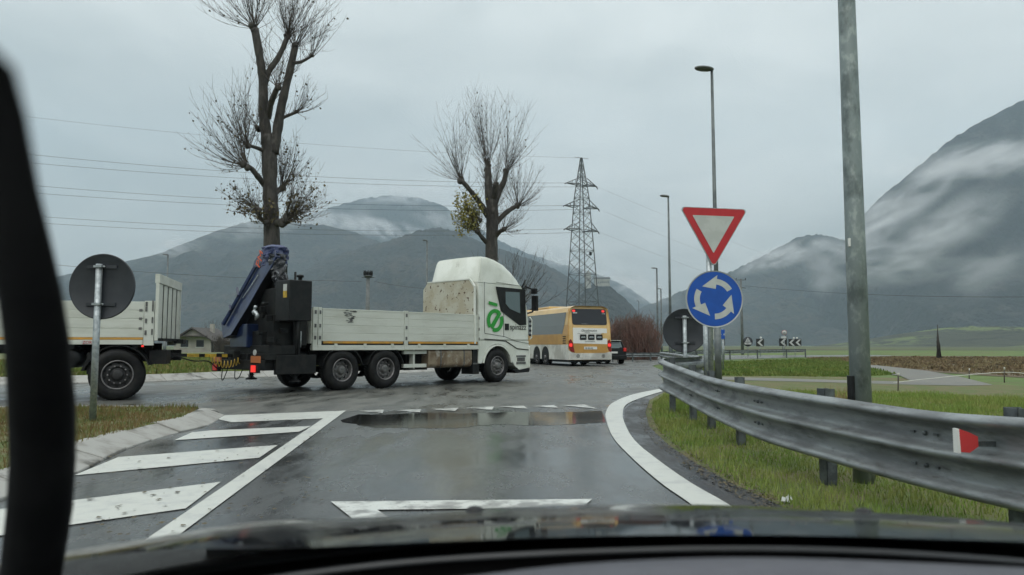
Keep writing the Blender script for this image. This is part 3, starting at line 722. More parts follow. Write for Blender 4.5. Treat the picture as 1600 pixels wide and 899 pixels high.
# roof fairing
fair = [side(a, b, .22) for a, b in [(753,441),(751,420),(752,403.5),(760,401.5),(768,402.5),(784,409),(799,420),(809,433),(815,446)]]
fx0 = -.84
fair = [(fx0, 3.1), (fx0+.16, 3.88), (fx0+.22, 3.93), (fx0+.5, 3.93), (-.05,3.88), (.35,3.74),(.70,3.52),(.95,3.3),(1.10,3.1)]
fm = MB(); secs = [(.06,0,0),(.14,.5,.0),(.24,.82,.0),(.42,.97,0),(.75,1,0),(1.25,1,0),(1.75,1,0),(2.08,.97,0),(2.26,.82,0),(2.36,.5,0),(2.44,0,0)]
secs = [(.03,.0),(.06,.62),(.085,.86),(.12,.95),(.20,.99),(.5,1.005),(1.15,1.015),(1.8,1.005),(2.05,.99),(2.13,.95),(2.17,.86),(2.20,.62),(2.24,.0)]
vs = []; n_ = len(fair)
for y, k_ in secs:
    for x, z in fair: vs.append((x*(1-.03*(1-k_)), y, 3.1+(z-3.1)*k_))
fs = [tuple(i*n_+j for j in range(n_)) for i in (0, len(secs)-1)]
for i in range(len(secs)-1):
    for j in range(n_-1): fs.append((i*n_+j, i*n_+j+1, (i+1)*n_+j+1, (i+1)*n_+j))
fm.add(vs, fs[2:], 0, True)
ff = fm.build('roof_fairing', m_white, truck)
ff.modifiers.new('w', 'WELD'); sm_ = ff.modifiers.new('e', 'EDGE_SPLIT'); sm_.split_angle = R(40)
# rear closure of the fairing
rc = MB(); pl = [(y, 3.1+(3.93-3.1)*k_) for y, k_ in secs]
rc.add([(fx0+.0+.2*((z-3.1)/.83), y, z) for y, z in pl], [tuple(range(len(pl)))]); rc.build('fairing_back', m_white, truck)
# door glazing (dark, kinked lower edge), drawn on the near side plane
gz = sp([(775.5,448),(820.5,452.5),(822.5,508),(812,508.5),(783.5,486)], -.008)
g = MB(); g.prism(gz, -.008, .02); g.build('side_window_surround', m_blk, truck)
g2 = sp([(790,456),(812,457),(813,490),(797,483),(790.5,475)], -.016)
g = MB(); g.prism(g2, -.014, -.009); g.build('side_window', m_glass, truck)
# panel gaps
pg_ = MB()
def gap(a, b, w=.010):
    (x0, z0), (x1, z1) = side(*a), side(*b); pg_.bar((x0, -.002, z0), (x1, -.002, z1), .006, w)
for a, b in [((775,441),(817,448)),((787,487),(787,527)),((757,521),(788,526)),((788,526),(805,533)),((805,533),(826,537)),((757,441),(757,520))]: gap(a, b, .012)
for a, b in [((757,530),(790,533)),((790,533),(808,545)),((808,545),(826,547))]: gap(a, b, .03)
pg_.build('panel_gap', m_chas, truck)
# handle, step, bumper
hb_ = MB(); (x0, z0), (x1, z1) = side(789,516), side(795,506); hb_.box(x0, x1, -.012, .01, z0, z1); hb_.build('door_handle', m_blk, truck, bevel=.004)
bp = MB(); bp.prism([(.72,.38),(1.46,.42),(1.55,.40),(1.50,.28),(.86,.26)], .02, 2.48); bp.build('bumper_lip', m_blk, truck, bevel=.02)
bm_ = MB(); bm_.box(1.462, 1.54, .0, 2.5, .42, 1.12); bm_.build('bumper', m_white, truck, bevel=.03)
sp_ = MB(); sp_.box(.86, 1.30, -.006, .01, .55, .62); sp_.box(.86, 1.30, -.006, .01, .78, .83); sp_.box(.9,1.26,-.004,.01,.64,.76,0); sp_.build('cab_step', m_rim, truck)
# mirrors and grab rail
mr = MB()
mr.box(1.52, 1.62, -.28, -.06, 2.28, 2.78); mr.box(1.50, 1.6, -.26, -.06, 2.84, 3.02); mr.tube([(1.3,.05,3.1),(1.5,-.1,3.0),(1.57,-.17,2.9)], .03, 8); mr.tube([(1.40,.02,2.2),(1.52,-.1,2.25),(1.57,-.17,2.4)], .03, 8)
mr.box(1.15, 1.35, .1, .5, 2.98, 3.06)
mr.build('wing_mirror', m_blk, truck, bevel=.03)
m2 = MB(); m2.box(1.52, 1.62, 2.56, 2.78, 2.28, 3.0); m2.tube([(1.3,2.45,3.1),(1.57,2.67,2.95)], .03, 8); m2.build('wing_mirror', m_blk, truck, bevel=.03)
vz = MB(); vz.box(1.25, 1.5, .12, 2.38, 3.02, 3.06); vz.tube([(1.2,.06,3.05),(1.32,.03,3.3)],.03,8); vz.build('sun_visor', m_blk, truck)
gr = MB(); gr.tube([(1.47,-.03,1.35),(1.52,-.06,1.4),(1.53,-.06,2.0),(1.47,-.03,2.08)], .022, 8)
for z in (1.45,1.6,1.75,1.9): gr.box(1.46,1.53,-.07,0,z,z+.07,1)
gr.build('grab_rail', [m_white, m_blk], truck)
# green logo and lettering on the near side
def ell(cx, cz, rx, rz, a0, a1, n=18): return [(cx+rx*math.cos(R(a0+(a1-a0)*k/n)), cz+rz*math.sin(R(a0+(a1-a0)*k/n))) for k in range(n+1)]
(cx_, cz_) = side(773.5, 501); rx, rz = (side(786.5,496)[0]-side(760.5,496)[0])/2, (side(773,483)[1]-side(773,519)[1])/2
lg = MB()
def band(a0, a1, ti=.60, n=18):
    o, i = ell(cx_, cz_, rx, rz, a0, a1, n), ell(cx_, cz_, rx*ti, rz*(ti+.06), a0, a1, n)
    for k in range(n): lg.add([(p[0], -.010, p[1]) for p in (o[k], o[k+1], i[k+1], i[k])], [(0,1,2,3)])
band(48, 222); band(250, 386)
a_, b_ = (cx_-rx*.55, cz_-rz*.62), (cx_+rx*.62, cz_+rz*.72)
lg.add([(cx_-rx*.62,-.0105,cz_-rz*.50),(cx_-rx*.28,-.0105,cz_-rz*.78),(cx_+rx*.74,-.0105,cz_+rz*.62),(cx_+rx*.42,-.0105,cz_+rz*.80)], [(0,1,2,3)])
q_ = [side(*p) for p in ((763.3,470.5),(777,474.5),(777,479.3),(763.3,475.6))]
lg.add([(x, -.010, z) for x, z in q_], [(0,1,2,3)])
lg.build('green_logo', m_green, truck, fixn=False)
TX = Matrix.Rotation(R(90), 4, 'X')
(x0, z0) = side(796.5, 515)
text('lettering', 'spinazz', .26, m_signb, truck, Matrix.Translation((x0, -.009, z0)) @ TX, sx=1.05)
# ---- crane
cr = MB()
x0c, x1c = -7.75, bx0-.12
cr.box(x0c+.05, x1c, .55, 1.95, .95, 1.5); cr.box(x0c+.2, x1c-.1, .75, 1.75, 1.5, 2.1); cr.box(-7.75, -6.9, .1, 2.4, .92, 1.15)
cr.lathe([(.30,1.5),(.30,2.2),(.24,2.5),(.20,3.0),(.16,3.05)], 18, 0, Matrix.Translation((-7.15,1.0,0)), axis='z')
cr.box(-7.33, -7.0, .62, 1.15, 2.0, 3.2); cr.box(-7.5, -6.95, .25, 1.7, 1.9, 2.55); cr.box(x0c-.1, x1c+.05, .15, 2.35, .55, .95)
cr.box(-6.95,-6.72,.1,.75,1.15,2.05); cr.box(-7.55,-7.0,.25,.8,1.15,1.9)
random.seed(5)
for k in range(26):
    x, y, z = random.uniform(-7.8,-6.85), random.uniform(.12,.9), random.uniform(1.0,2.2)
    s1, s2, s3 = [random.uniform(.05,.16) for _ in range(3)]; cr.box(x,x+s1,y-s2,y,z,z+s3)
cr.build('crane_column', m_chas, truck, bevel=.015)
def tl(px, py, t): 
    q = loc_of(TO, TA, px, py, t=t); return Vector(q)
tk = MB(); a_ = tl(431,478,-6.95); b_ = tl(474,441,-6.9)
ylo, yhi = b_.y, a_.y
tk.box(-7.12, -6.72, ylo, ylo+.36, 2.1, b_.z); tk.box(-7.12, -6.72, ylo+.38, yhi, 2.0, b_.z-.08)
tk.lathe([(.05,b_.z),(.05,b_.z+.12),(.09,b_.z+.13),(.09,b_.z+.18),(.01,b_.z+.2)], 12, 0, Matrix.Translation((-6.9,ylo+.15,0)), axis='z')
tk.tube([(-6.9,ylo+.38,b_.z-.3),(-6.9,ylo+.38,b_.z+.28)], .03, 8)
tk.build('hydraulic_tank', m_blk, truck, bevel=.03)
wp = MB(); p1 = tl(457,438,-7.4); p2 = tl(457,482,-7.4); wp.tube([p1, p2], .026, 8); wp.build('white_pipe', m_signw, truck)
sk = MB(); p1 = tl(445,444,-7.62); p2 = tl(445,465,-7.62)
cr2 = MB(); cr2.box(-7.6,-7.0,p1.y-.2,p1.y+.45,p2.z-.55,p1.z+.1); cr2.build('valve_cabinet', m_blk, truck, bevel=.02)
sk.box(-7.612,-7.603,p1.y-.08,p1.y+.08,(p1.z+p2.z)/2,p1.z,0); sk.box(-7.612,-7.603,p1.y-.08,p1.y+.08,p2.z,(p1.z+p2.z)/2,1); sk.build('sticker', [m_signw, m_yel], truck)
# stabiliser leg
sl = tl(456.5,500,-6.98); 
lg2 = MB(); lg2.tube([(-7.0,.16,.9),(-7.0,.16,1.75)], .085, 12); lg2.tube([(-7.0,.16,.33),(-7.0,.16,.95)], .055, 12); lg2.lathe([(.01,.30),(.14,.29),(.15,.25),(.06,.34),(.05,.4)], 14, 0, Matrix.Translation((-7.0,.16,0)), axis='z')
lg2.tube([(-6.9,.1,1.1),(-6.9,.1,1.5)],.02,6,1)
lg2.build('stabiliser_leg', [m_chas, m_galv], truck)
lg3 = MB(); lg3.tube([(-7.0,2.34,.9),(-7.0,2.34,1.75)], .085, 12); lg3.tube([(-7.0,2.34,.33),(-7.0,2.34,.95)], .055, 12); lg3.lathe([(.01,.30),(.14,.29),(.15,.25),(.06,.34),(.05,.4)], 14, 0, Matrix.Translation((-7.0,2.34,0)), axis='z'); lg3.build('stabiliser_leg', m_chas, truck)
# boom: traced outline lying in a slanting plane from column top to the far lower corner
bo = [(408,391),(428,388),(431,401),(422,420),(406,446),(386,482),(360,524),(348,529),(345,504),(372,465),(389,438),(397,408)]
def bplane(px, py):                                                # depth drifts from x=-7.4 at the top to -8.05 at the foot
    t = -7.42 - .58*min(max((py-395)/125, 0), 1.05); return tl(px, py, t)
fr_ = [bplane(*p) for p in bo]
bk_ = [p + Vector((.24, .0, 0)) for p in fr_]
n_ = len(bo); bb = MB(); bb.add(fr_+bk_, [(i, n_+i, n_+(i+1)%n_, (i+1)%n_) for i in range(n_)] + [tuple(range(n_)), tuple(range(2*n_-1, n_-1, -1))])
for k_ in range(3, 7): bb.m[k_] = 1  # shadowed underside of the boom put in as black faces
bb.m[-1] = 1
bb.build('crane_boom', [m_cblue, m_blk], truck, bevel=.015)
b2 = MB()
b2.bar(bplane(403,416)+Vector((-.06,0,0)), bplane(352,508)+Vector((-.06,0,0)), .07, .09)
b2.bar(bplane(376,450)+Vector((-.1,0,0)), bplane(378,463)+Vector((-.1,0,0)), .06, .07); b2.bar(bplane(365,477)+Vector((-.1,0,0)), bplane(366,486)+Vector((-.1,0,0)), .05, .06)
b2.build('boom_arm', m_cblue, truck, bevel=.02)
ln = MB(); ln.bar(bplane(405,430)+Vector((-.03,0,0)), bplane(381,466)+Vector((-.03,0,0)), .012, .02); ln.build('hydraulic_rod', m_galv, truck)
tT = bplane(401,412)+Vector((-.13,0,0)); q1 = bplane(409,398)+Vector((-.13,0,0))
d_ = (q1-tT).normalized()
c6, s6 = math.cos(R(62)), math.sin(R(62)); xx = Vector((0,-c6,s6)); yy_ = Vector((0,s6,c6)); zz_ = Vector((-1,0,0)); tT = bplane(405,413)+Vector((-.05,0,0))
TL = Matrix(((xx.x,yy_.x,zz_.x,tT.x),(xx.y,yy_.y,zz_.y,tT.y),(xx.z,yy_.z,zz_.z,tT.z),(0,0,0,1)))
text('lettering', 'PM', .34, m_orange, truck, TL @ Matrix.Translation((-.06,-.16,0)), extrude=.006)
tp_ = MB(); 
T0 = tl(424,397,-7.35)
vs = []
nu, nv = 16, 9
for i in range(nu):
    for j in range(nv):
        a = 2*math.pi*i/nu; z = j/(nv-1); r_ = (.27 + .05*random.random() + .05*math.sin(a*5+j)) * (1 if j < nv-1 else .6)
        vs.append((T0.x+.1+r_*math.cos(a), T0.y-.02+r_*1.0*math.sin(a), T0.z-.30+.52*z))
fs = [(i*nv+j, ((i+1)%nu)*nv+j, ((i+1)%nu)*nv+j+1, i*nv+j+1) for i in range(nu) for j in range(nv-1)] + [tuple(i*nv+nv-1 for i in range(nu))]
tp_.add(vs, fs, 0, False); tp_.build('tarpaulin_cap', m_tarp, truck)
w_ = MB(); random.seed(9); vs = []
C0 = tl(431,425,-7.3); nv = 14
for i in range(nu):
    for j in range(nv):
        a = 2*math.pi*i/nu; z = j/(nv-1); r_ = (.10+.10*z + .08*random.random()) 
        vs.append((C0.x+r_*math.cos(a), C0.y-.28*(1-z)+r_*math.sin(a), C0.z-.42+.85*z))
fs = [(i*nv+j, ((i+1)%nu)*nv+j, ((i+1)%nu)*nv+j+1, i*nv+j+1) for i in range(nu) for j in range(nv-1)]
w_.add(vs, fs); w_.build('plastic_wrap', m_foil, truck)
hs = MB()
for k in range(6):
    a = tl(436+k, 424+k*2, -7.25+.04*k); b = tl(458+k*2, 455+k*3, -7.2+.05*k); c_ = tl(476-k*3, 478+k*6, -7.0)
    pts = smooth_path([a, a.lerp(b,.5)+Vector((0,0,.06)), b, c_], 5); hs.tube(pts, .022, 6)
hs.build('hydraulic_hose', m_blk, truck)
wr = MB(); random.seed(4)
p = [tl(400,478,-8.0), tl(397,487,-8.02), tl(402,492,-8.0), tl(399,500,-8.0)]
wr.tube(smooth_path(p, 4), [.03,.05,.04,.03,.06,.07,.06,.04,.05,.06,.04,.03,.02][:13], 6); 
wr.build('crane_hook', m_galv, truck)
bt = MB(); bt.prism([(1.0,1.1),(1.85,1.1),(1.9,1.3),(1.25,1.68),(1.0,1.68)], -7.85, -7.5, 'x'); bt.build('crane_bracket', m_cblue, truck, bevel=.02)
# rear crossmember, lamps
rb = MB(); rb.box(-8.0, -7.88, .02, 2.48, .58, .80); rb.box(-7.9,-7.6,.02,2.48,.80,.95); rb.box(-7.98,-7.3,.7,.78,.62,.95); rb.box(-7.98,-7.3,1.72,1.8,.62,.95); rb.box(-8.12,-7.95,1.1,1.4,.72,1.02)
rb.box(-7.6,-6.5,.02,.12,.45,.92)
rb.build('rear_crossmember', m_chas, truck, bevel=.01)
for y, mm in ((.22, m_redl), (2.2, m_redl2)):
    t_ = MB(); t_.box(-8.06, -7.99, y-.19, y+.19, .50, .70, 1); t_.box(-8.085, -8.06, y-.10, y+.10, .52, .68); t_.build('tail_lamp', [mm, m_blk], truck, bevel=.006)
    t_ = MB(); t_.box(-8.03, -8.0, y-.21, y+.21, .74, .90); t_.build('reflector_plate', m_oral, truck)
t_ = MB(); t_.prism([(y_+.28, z_+.98) for y_, z_ in disc(14,.07)], -8.02,-8.0,'x'); t_.build('speed_disc', m_signw, truck)
sh_ = MB(); sh_.tube(smooth_path([(-8.05,.75,.62),(-8.1,.85,.38),(-8.1,1.05,.36),(-8.05,1.15,.62)],6), .012, 6); sh_.build('hanging_cable', m_blk, truck); sh_ = MB(); sh_.tube(smooth_path([(-8.05,1.5,.62),(-8.12,1.6,.32),(-8.1,1.75,.34),(-8.05,1.8,.6)],6), .012, 6); sh_.build('hanging_cable', m_blk, truck); sh_ = MB(); sh_.tube(smooth_path([(-8.05,.2,.48),(-8.1,.3,.42),(-8.05,.5,.46)],6), .01, 6)
sh_.build('hanging_cable', m_blk, truck)

# ------------------------------------------------------------------ trailer
RO, RA = Vector((-8.27, 15.6, 0)), R(14)
trl = empty('flatbed_trailer', RO, RA)
tag(trl, 'white dropside trailer with corrugated front board coupled behind the truck by a striped drawbar', 'trailer')
for x in (0, -4.6, -5.9):
    if x > -5:
        wl = wheel('wheel', trl, (x, .0, .535), r=.535, side=-1, rim_m=m_rimd); wf = wheel('wheel', trl, (x - (.60 if x == 0 else 0), 2.46 - (.07 if x == 0 else 0), .535), r=.535, side=1, rim_m=m_rimd)
        if x == 0: wl.rotation_euler = wf.rotation_euler = (0, 0, R(14))
    else:
        wheel('wheel', trl, (x, .0, .535), r=.535, side=-1, rim_m=m_rimd)
def tside(px, py, u=0.0):
    t, _, z = loc_of(RO, RA, px, py, u=u); return t, z
TZ, TB = tside(200,470)[1], tside(200,531)[1]
c = MB()
for y in (.75, 1.7): c.box(-6.2, .5, y-.05, y+.05, .98, 1.2)
c.box(-.75,.75,.45,2.0,.82,.98); c.box(-.5,.9,.55,.65,.8,1.05); c.box(-.5,.9,1.8,1.9,.8,1.05); c.lathe([(.5,.98),(.5,1.06)], 20, 0, Matrix.Translation((0,1.23,0)), axis='z')
c.tube([(-.05,.2,.53),(-.55,2.3,.53)], .08, 10); c.tube([(-4.6,.2,.53),(-4.6,2.3,.53)], .08, 10)
for x in (-5.5,-3.5,-2.2,-.9,.3): c.box(x-.05,x+.05,.05,2.4,1.08,1.18)
c.box(-.62,-.5,.1,.5,.55,1.0); c.box(.55,.9,.2,.6,.75,1.05); c.prism([(-.72,.62),(-.66,.62),(-.4,1.1),(-.5,1.12)], .05,.4); c.box(-1.2,-.8,.3,.36,.95,1.12)
c.build('chassis', m_chas, trl, bevel=.01)
at_ = MB(); at_.lathe([(.01,.1),(.15,.11),(.2,.16),(.2,.8),(.15,.85),(.01,.86)], 20, 0, Matrix.Translation((-.93,0,.88))); at_.build('air_tank', m_blk, trl)
arch(0,.64,.0,.42,20,160).build('mudguard', m_chas, trl)
xp0 = tside(241,500)[0]; xb1 = tside(224.5,500)[0]
fl = MB(); fl.box(-6.4, xp0, .02, 2.45, TB, TB+.06); fl.box(-6.4, xb1-.0, -.02, .02, TB-.10, TB-.005, 1); fl.build('bed_floor', [m_chas, m_board], trl)
for y, s in ((0.0,1),(2.47,-1)):
    for (x0, x1) in ((-3.1, xb1), (-6.3, -3.2)):
        b = MB(); zz = [TB+.05, TB+.05+(TZ-TB-.05)*.25, TB+.05+(TZ-TB-.05)*.52, TB+.05+(TZ-TB-.05)*.75, TZ]
        for k in range(4): b.box(x0, x1, y, y+.03*s, zz[k], zz[k+1]-.016)
        b.box(x0, x1, y+.008*s, y+.025*s, TB+.05, TZ-.02, 0); b.box(x0, x1, y-.006*s, y+.03*s, TB-.0, TB+.046, 1)
        for z in zz[1:4]: b.box(x1-.09, x1-.03, y-.015*s, y, z-.03, z+.02, 2)
        b.build('side_board', [m_board, m_amber, m_rim], trl, bevel=.004)
    p_ = MB(); p_.box(xb1+.01, xp0, y-.015*s, y+.06*s, TB-.12, TZ+.0)
    for z in (TB+.1, TB+.35, TB+.6, TZ-.12): p_.box(xb1+.03, xb1+.07, y-.03*s, y-.016*s, z, z+.1, 1); p_.box(xb1+.16, xb1+.19, y-.03*s, y-.016*s, z, z+.13, 1)
    p_.build('side_post', [m_board, m_rim], trl, bevel=.004)
xf = xp0+.02; zf = loc_of(RO, RA, 245, 428, t=xf)[2]; zf0 = TB-.02
fb = MB(); fb.box(xf, xf+.03, .0, 2.45, zf0, zf-.16, 1); fb.box(xf-.01, xf+.06, -.01, .04, zf0, zf-.2); fb.box(xf-.01, xf+.06, 2.42, 2.47, zf0, zf-.2)
k_ = 5; w1 = 2.45/k_
for k in range(k_):
    y0 = k*w1; fb.prism([(xf+.031, y0+.10),(xf+.050, y0+.12),(xf+.050, y0+w1-.07),(xf+.031, y0+w1-.05)], zf0+.05, zf-.2, 'z')
fb.box(xf-.03, xf+.07, -.012, 2.472, zf-.2, zf)
fb.build('front_board', [m_board, m_chas], trl, bevel=.012)
dk = MB(); dk.bar((xf+.12, .05, TB), (xf+.12, 2.4, TB), .08, .06); dk.box(xf+.1,xf+.3,1.5,1.9,TB-.08,TB+.02); dk.build('front_beam', m_chas, trl)
# amber side lamp and red name strip
sl_ = MB(); (x_, z_) = tside(223,541); sl_.box(x_-.02,x_+.02,-.03,0,z_-.02,z_+.02); sl_.build('side_lamp', m_redl, trl)
(xa_, za_), (xb_, zb_) = tside(128,534), tside(150,527.5)
sl_ = MB(); z_ = TB-.095; sl_.box(xa_, xb_, -.026, -.021, z_, z_+.075); sl_.build('maker_plate', m_signw, trl)
text('lettering', 'ZORZI', .085, mat('red_lettering', (.45,.03,.03), .5), trl, Matrix.Translation((xa_+.02, -.028, z_+.008)) @ TX, sx=1.0)
# drawbar: black and yellow stripes, in trailer space
Mt = (Matrix.Translation(RO) @ Matrix.Rotation(RA, 4, 'Z')).inverted(); Mk = Matrix.Translation(TO) @ Matrix.Rotation(TA, 4, 'Z')
hitch = Mt @ (Mk @ Vector((-8.1, 1.25, .90))); root_ = Vector((.85, 1.23, .93))
db = MB(); n_ = 10
kd = root_ + (hitch-root_)*.08
db.bar((.5,.7,.93), kd, .08, .09); db.bar((.5,1.76,.93), kd, .08, .09)
for k in range(n_):
    a, b = root_.lerp(hitch, k/n_), root_.lerp(hitch, (k+1)/n_); db.bar(a, b, .10, .075, 1 if k in (2,3,5,6,8) else 0)
db.build('drawbar', [m_chas, m_yel], trl)
co = MB(); pts = []
a, b = root_.lerp(hitch,.62)+Vector((0,-.1,-.05)), hitch+Vector((.22,-.15,-.1))
for k in range(130):
    t = k/129; th = t*9*2*math.pi; p = a.lerp(b, t) + Vector((0,0,-.14*math.sin(math.pi*t)))
    pts.append(p + Vector((.0, .07*math.cos(th), .085*math.sin(th))))
co.tube(pts, .010, 5); co.build('coiled_air_line', m_yel, trl)
ca = MB(); ca.tube(smooth_path([(.7,1.0,1.0), root_.lerp(hitch,.3)+Vector((0,-.1,-.12)), root_.lerp(hitch,.6)+Vector((0,-.1,-.14)), root_.lerp(hitch,.8)+Vector((0,-.1,-.32)), hitch+Vector((.1,-.1,-.1))], 6), .014, 6)
ca.build('brake_hose', m_blk, trl)

# ------------------------------------------------------------------ coach (local: x to its right, y forward, z up; origin rear-left ground corner)
BO, BA = P(888, 540, 41.0), R(20); BO.z = 0
bus = empty('coach', BO, BA)
tag(bus, 'gold and cream coach driving away beyond the truck with red rear lamps lit', 'coach')
bw, bl, bh = 2.66, 13.0, 3.36
body = MB()
# side section extruded: shaped cross-section with rounded roof edges
def sect(z0, z1, pts): return pts
cs = [(0,.34),(0,1.20),(-.0,1.75),(.03,2.3),(.10,3.0),(.22,3.26),(.45,3.36),(bw-.45,3.36),(bw-.22,3.26),(bw-.10,3.0),(bw-.03,2.3),(bw,1.75),(bw,1.20),(bw,.34)]
n_ = len(cs); vs = []
ys = [(.0,.0),(.10,1),(1.0,1),(12.4,1),(13,.0)]
for y, k in ys:
    for (x, z) in cs: 
        sx_ = 1 if k else .965; vs.append(((x-bw/2)*sx_+bw/2, y + (.25*max(0,(z-1.8)/1.5) if y == 0 else 0), z*(1 if k else .99)))
fs = [(i*n_+j, i*n_+(j+1)%n_, (i+1)*n_+(j+1)%n_, (i+1)*n_+j) for i in range(len(ys)-1) for j in range(n_)] + [tuple(range(n_)), tuple((len(ys)-1)*n_+j for j in range(n_))]
mi = []
body.add(vs, fs)
# material by height: lower cream, mid gold, upper pale gold
for k, f in enumerate(body.f):
    z = sum(body.v[i].z for i in f)/len(f); y = sum(body.v[i].y for i in f)/len(f)
    body.m[k] = 1 if z < 1.2 else (0 if z < 2.2 else 2)
body.m[len(fs)-2] = 2
ob = body.build('body', [m_gold, m_cream, m_goldl], bus, bevel=.03)
for k in (3.3, 4.66, 10.2):
    for s in (-1, 1):
        y = k; xx_ = .02 if s < 0 else bw-.02
        w0 = wheel('wheel', bus, (xx_, y, .48), r=.48, w=.28, side=-1 if s < 0 else 1, ring=True, rim_m=m_rimring)
        w0.rotation_euler = (0, 0, R(-90)) if s < 0 else (0, 0, R(-90))
        a_ = MB()
        pl = [(y-.56,.33),(y+.56,.33)] + [(y+.56*math.cos(R(q)), .55+.56*math.sin(R(q))) for q in range(0, 181, 15)]
        a_.prism(pl, *((-.006,.012) if s < 0 else (bw-.012,bw+.006)), 'x'); a_.build('wheel_arch', m_chas, bus)
sg = MB()
def bx_(y, z): return .03 + .07*max(0,(z-2.3)/.7) if z > 2.3 else .03*max(0,(z-1.75)/.55)
def sidepoly(b, pts, s, off=-.012):
    b.add([((bx_(y,z)+off) if s < 0 else (bw-bx_(y,z)-off), y, z) for y, z in pts], [tuple(range(len(pts)))])
for (y0, y1) in ((.45,4.2),(4.2,8.3),(8.3,12.3)):
    p1_ = [(y0 + (.35 if y0 < .5 else 0), 1.80),(y1,1.80),(y1,2.3),(y0+(.12 if y0<.5 else 0),2.3)]; p2_ = [(y0+(.12 if y0<.5 else 0),2.3),(y1,2.3),(y1,3.0),(y0,3.0)]
    
    for s_ in (-1, 1): w2 = MB(); sidepoly(w2, p1_, s_); sidepoly(w2, p2_, s_); w2.build('side_window', m_glassb, bus)
v_ = MB()
for z in (1.25,1.38,1.5,1.62): v_.box(-.012,0,.35,.75,z,z+.05)
v_.build('vent', m_chas, bus)
sb = MB(); sb.box(-.01, 0, 0.3, 12.5, 1.2, 1.225); sb.box(bw, bw+.01, .3, 12.5, 1.2, 1.225); sb.build('side_moulding', m_gold, bus)
rf = MB(); rf.box(.55, bw-.55, 4, 6.5, 3.36, 3.52); rf.box(.4,bw-.4,8.5,12,3.36,3.5); rf.build('roof_unit', m_goldl, bus, bevel=.06)
def rear(x, z, off=.012):  # point on the rear face
    return (x, .25*max(0,(z-1.8)/1.5)-off, z)
def rpoly(name, pts, m, off=.012, th=.02):
    b = MB(); n = len(pts); b.add([rear(x,z,off) for x,z in pts]+[tuple(Vector(rear(x,z,off))+Vector((0,th,0))) for x,z in pts], [tuple(range(n)), tuple(range(2*n-1,n-1,-1))]+[(i,(i+1)%n,n+(i+1)%n,n+i) for i in range(n)])
    return b.build(name, m, bus)
def rrect(x0,x1,z0,z1,r=.1):
    o = []
    for cx,cz,a0 in ((x1-r,z1-r,0),(x0+r,z1-r,90),(x0+r,z0+r,180),(x1-r,z0+r,270)):
        for k in range(4): a=R(a0+30*k); o.append((cx+r*math.cos(a), cz+r*math.sin(a)))
    return o
rpoly('rear_bumper', [(.0,.36),(bw,.36),(bw,.82),(bw-.15,.78),(bw-.45,.72),(.45,.72),(.15,.78),(.0,.9)], m_cream, .03, .05)
rpoly('rear_window', rrect(.30,bw-.22,2.30,3.20,.12), m_glassr, .014, .02)
rpoly('rear_panel', [(.28,.74),(bw-.28,.74),(bw-.26,1.25),(.26,1.25)], m_gold, .012)
rpoly('rear_advert_board', [(.30,1.27),(bw-.26,1.22),(bw-.26,2.10),(.30,2.14)], m_strip, .018)
rpoly('plate', [(.95,.93),(1.75,.93),(1.75,1.08),(.95,1.08)], m_strip, .025, .02)
rpoly('corner_column', [(.0,.9),(.28,.75),(.3,2.2),(.24,3.25),(.12,3.2),(.02,2.4)], m_gold, .008)
rpoly('corner_column', [(bw,.9),(bw-.26,.75),(bw-.24,2.2),(bw-.2,3.25),(bw-.1,3.2),(bw-.02,2.4)], m_gold, .008)
for x0, x1 in ((.02,.27),(bw-.24,bw-.02)):
    rpoly('tail_lamp', [(x0,1.0),((x0+x1)/2,.82),(x1+(.1 if x0<1 else 0),.76),(x1,1.3),((x0+x1)/2,1.5),(x0,1.4)], mat('tail_lamp_glass', (.22,.015,.015), .25), .03, .03)
    rpoly('lit_lamp', rrect((x0+x1)/2-.1,(x0+x1)/2+.08,1.08,1.26,.05), m_redl, .045, .02)
for x0 in (.34, bw-.5): rpoly('high_lamp', rrect(x0,x0+.17,3.02,3.14,.04), m_redl, .03, .02)
rpoly('window_strip', [(.36,2.94),(.62,2.94),(.62,3.0),(.36,3.0)], m_signw, .03, .01)
def rtext(s_, x, z, size, m, off=.03, sx=1.0, shear=0): text('lettering', s_, size, m, bus, Matrix.Translation((x, rear(x,z)[1]-off+.012, z)) @ TX, sx=sx, shear=shear)
rtext('7598', bw-.52, 2.90, .11, m_signw)
rtext('Chiusalimousine', .80, 1.93, .17, m_signb, .02, .85, .2); rtext('noleggio pullman', 1.0, 1.86, .05, m_signb, .02)
rtext('EX 825 FX', 1.02, .955, .12, m_signb, .035, .9)
rtext('S E T R A', .85, 2.33, .06, m_signw, .03, 1.5)
for x in (.70,1.20,1.70):
    rpoly('vehicle_picture', rrect(x,x+.40,1.46,1.76,.04), m_chas, .028, .008)
    b = MB(); 
    b.add([rear(x+.05,1.56,.040),rear(x+.35,1.56,.040),rear(x+.31,1.66,.040),rear(x+.09,1.66,.040)], [(0,1,2,3)]); b.build('picture_detail', m_galv, bus, fixn=False)
rpoly('advert_line', [(.55,1.80),(2.2,1.80),(2.2,1.812),(.55,1.812)], m_chas, .022, .004)
rpoly('advert_caption', [(1.0,1.35),(1.65,1.35),(1.65,1.37),(1.0,1.37)], m_chas, .024, .004)
for x in (.58, bw-.52):
    b = MB()
    for k in range(20):
        a, c_ = 2*math.pi*k/20, 2*math.pi*(k+1)/20
        b.add([(x+.10*math.cos(a),-.034,.56+.10*math.sin(a)),(x+.10*math.cos(c_),-.034,.56+.10*math.sin(c_)),(x+.075*math.cos(c_),-.034,.56+.075*math.sin(c_)),(x+.075*math.cos(a),-.034,.56+.075*math.sin(a))],[(0,1,2,3)])
    b.box(x-.04,x+.04,-.036,-.033,.53,.59); b.build('tow_hook_cover', m_blk, bus, fixn=False)
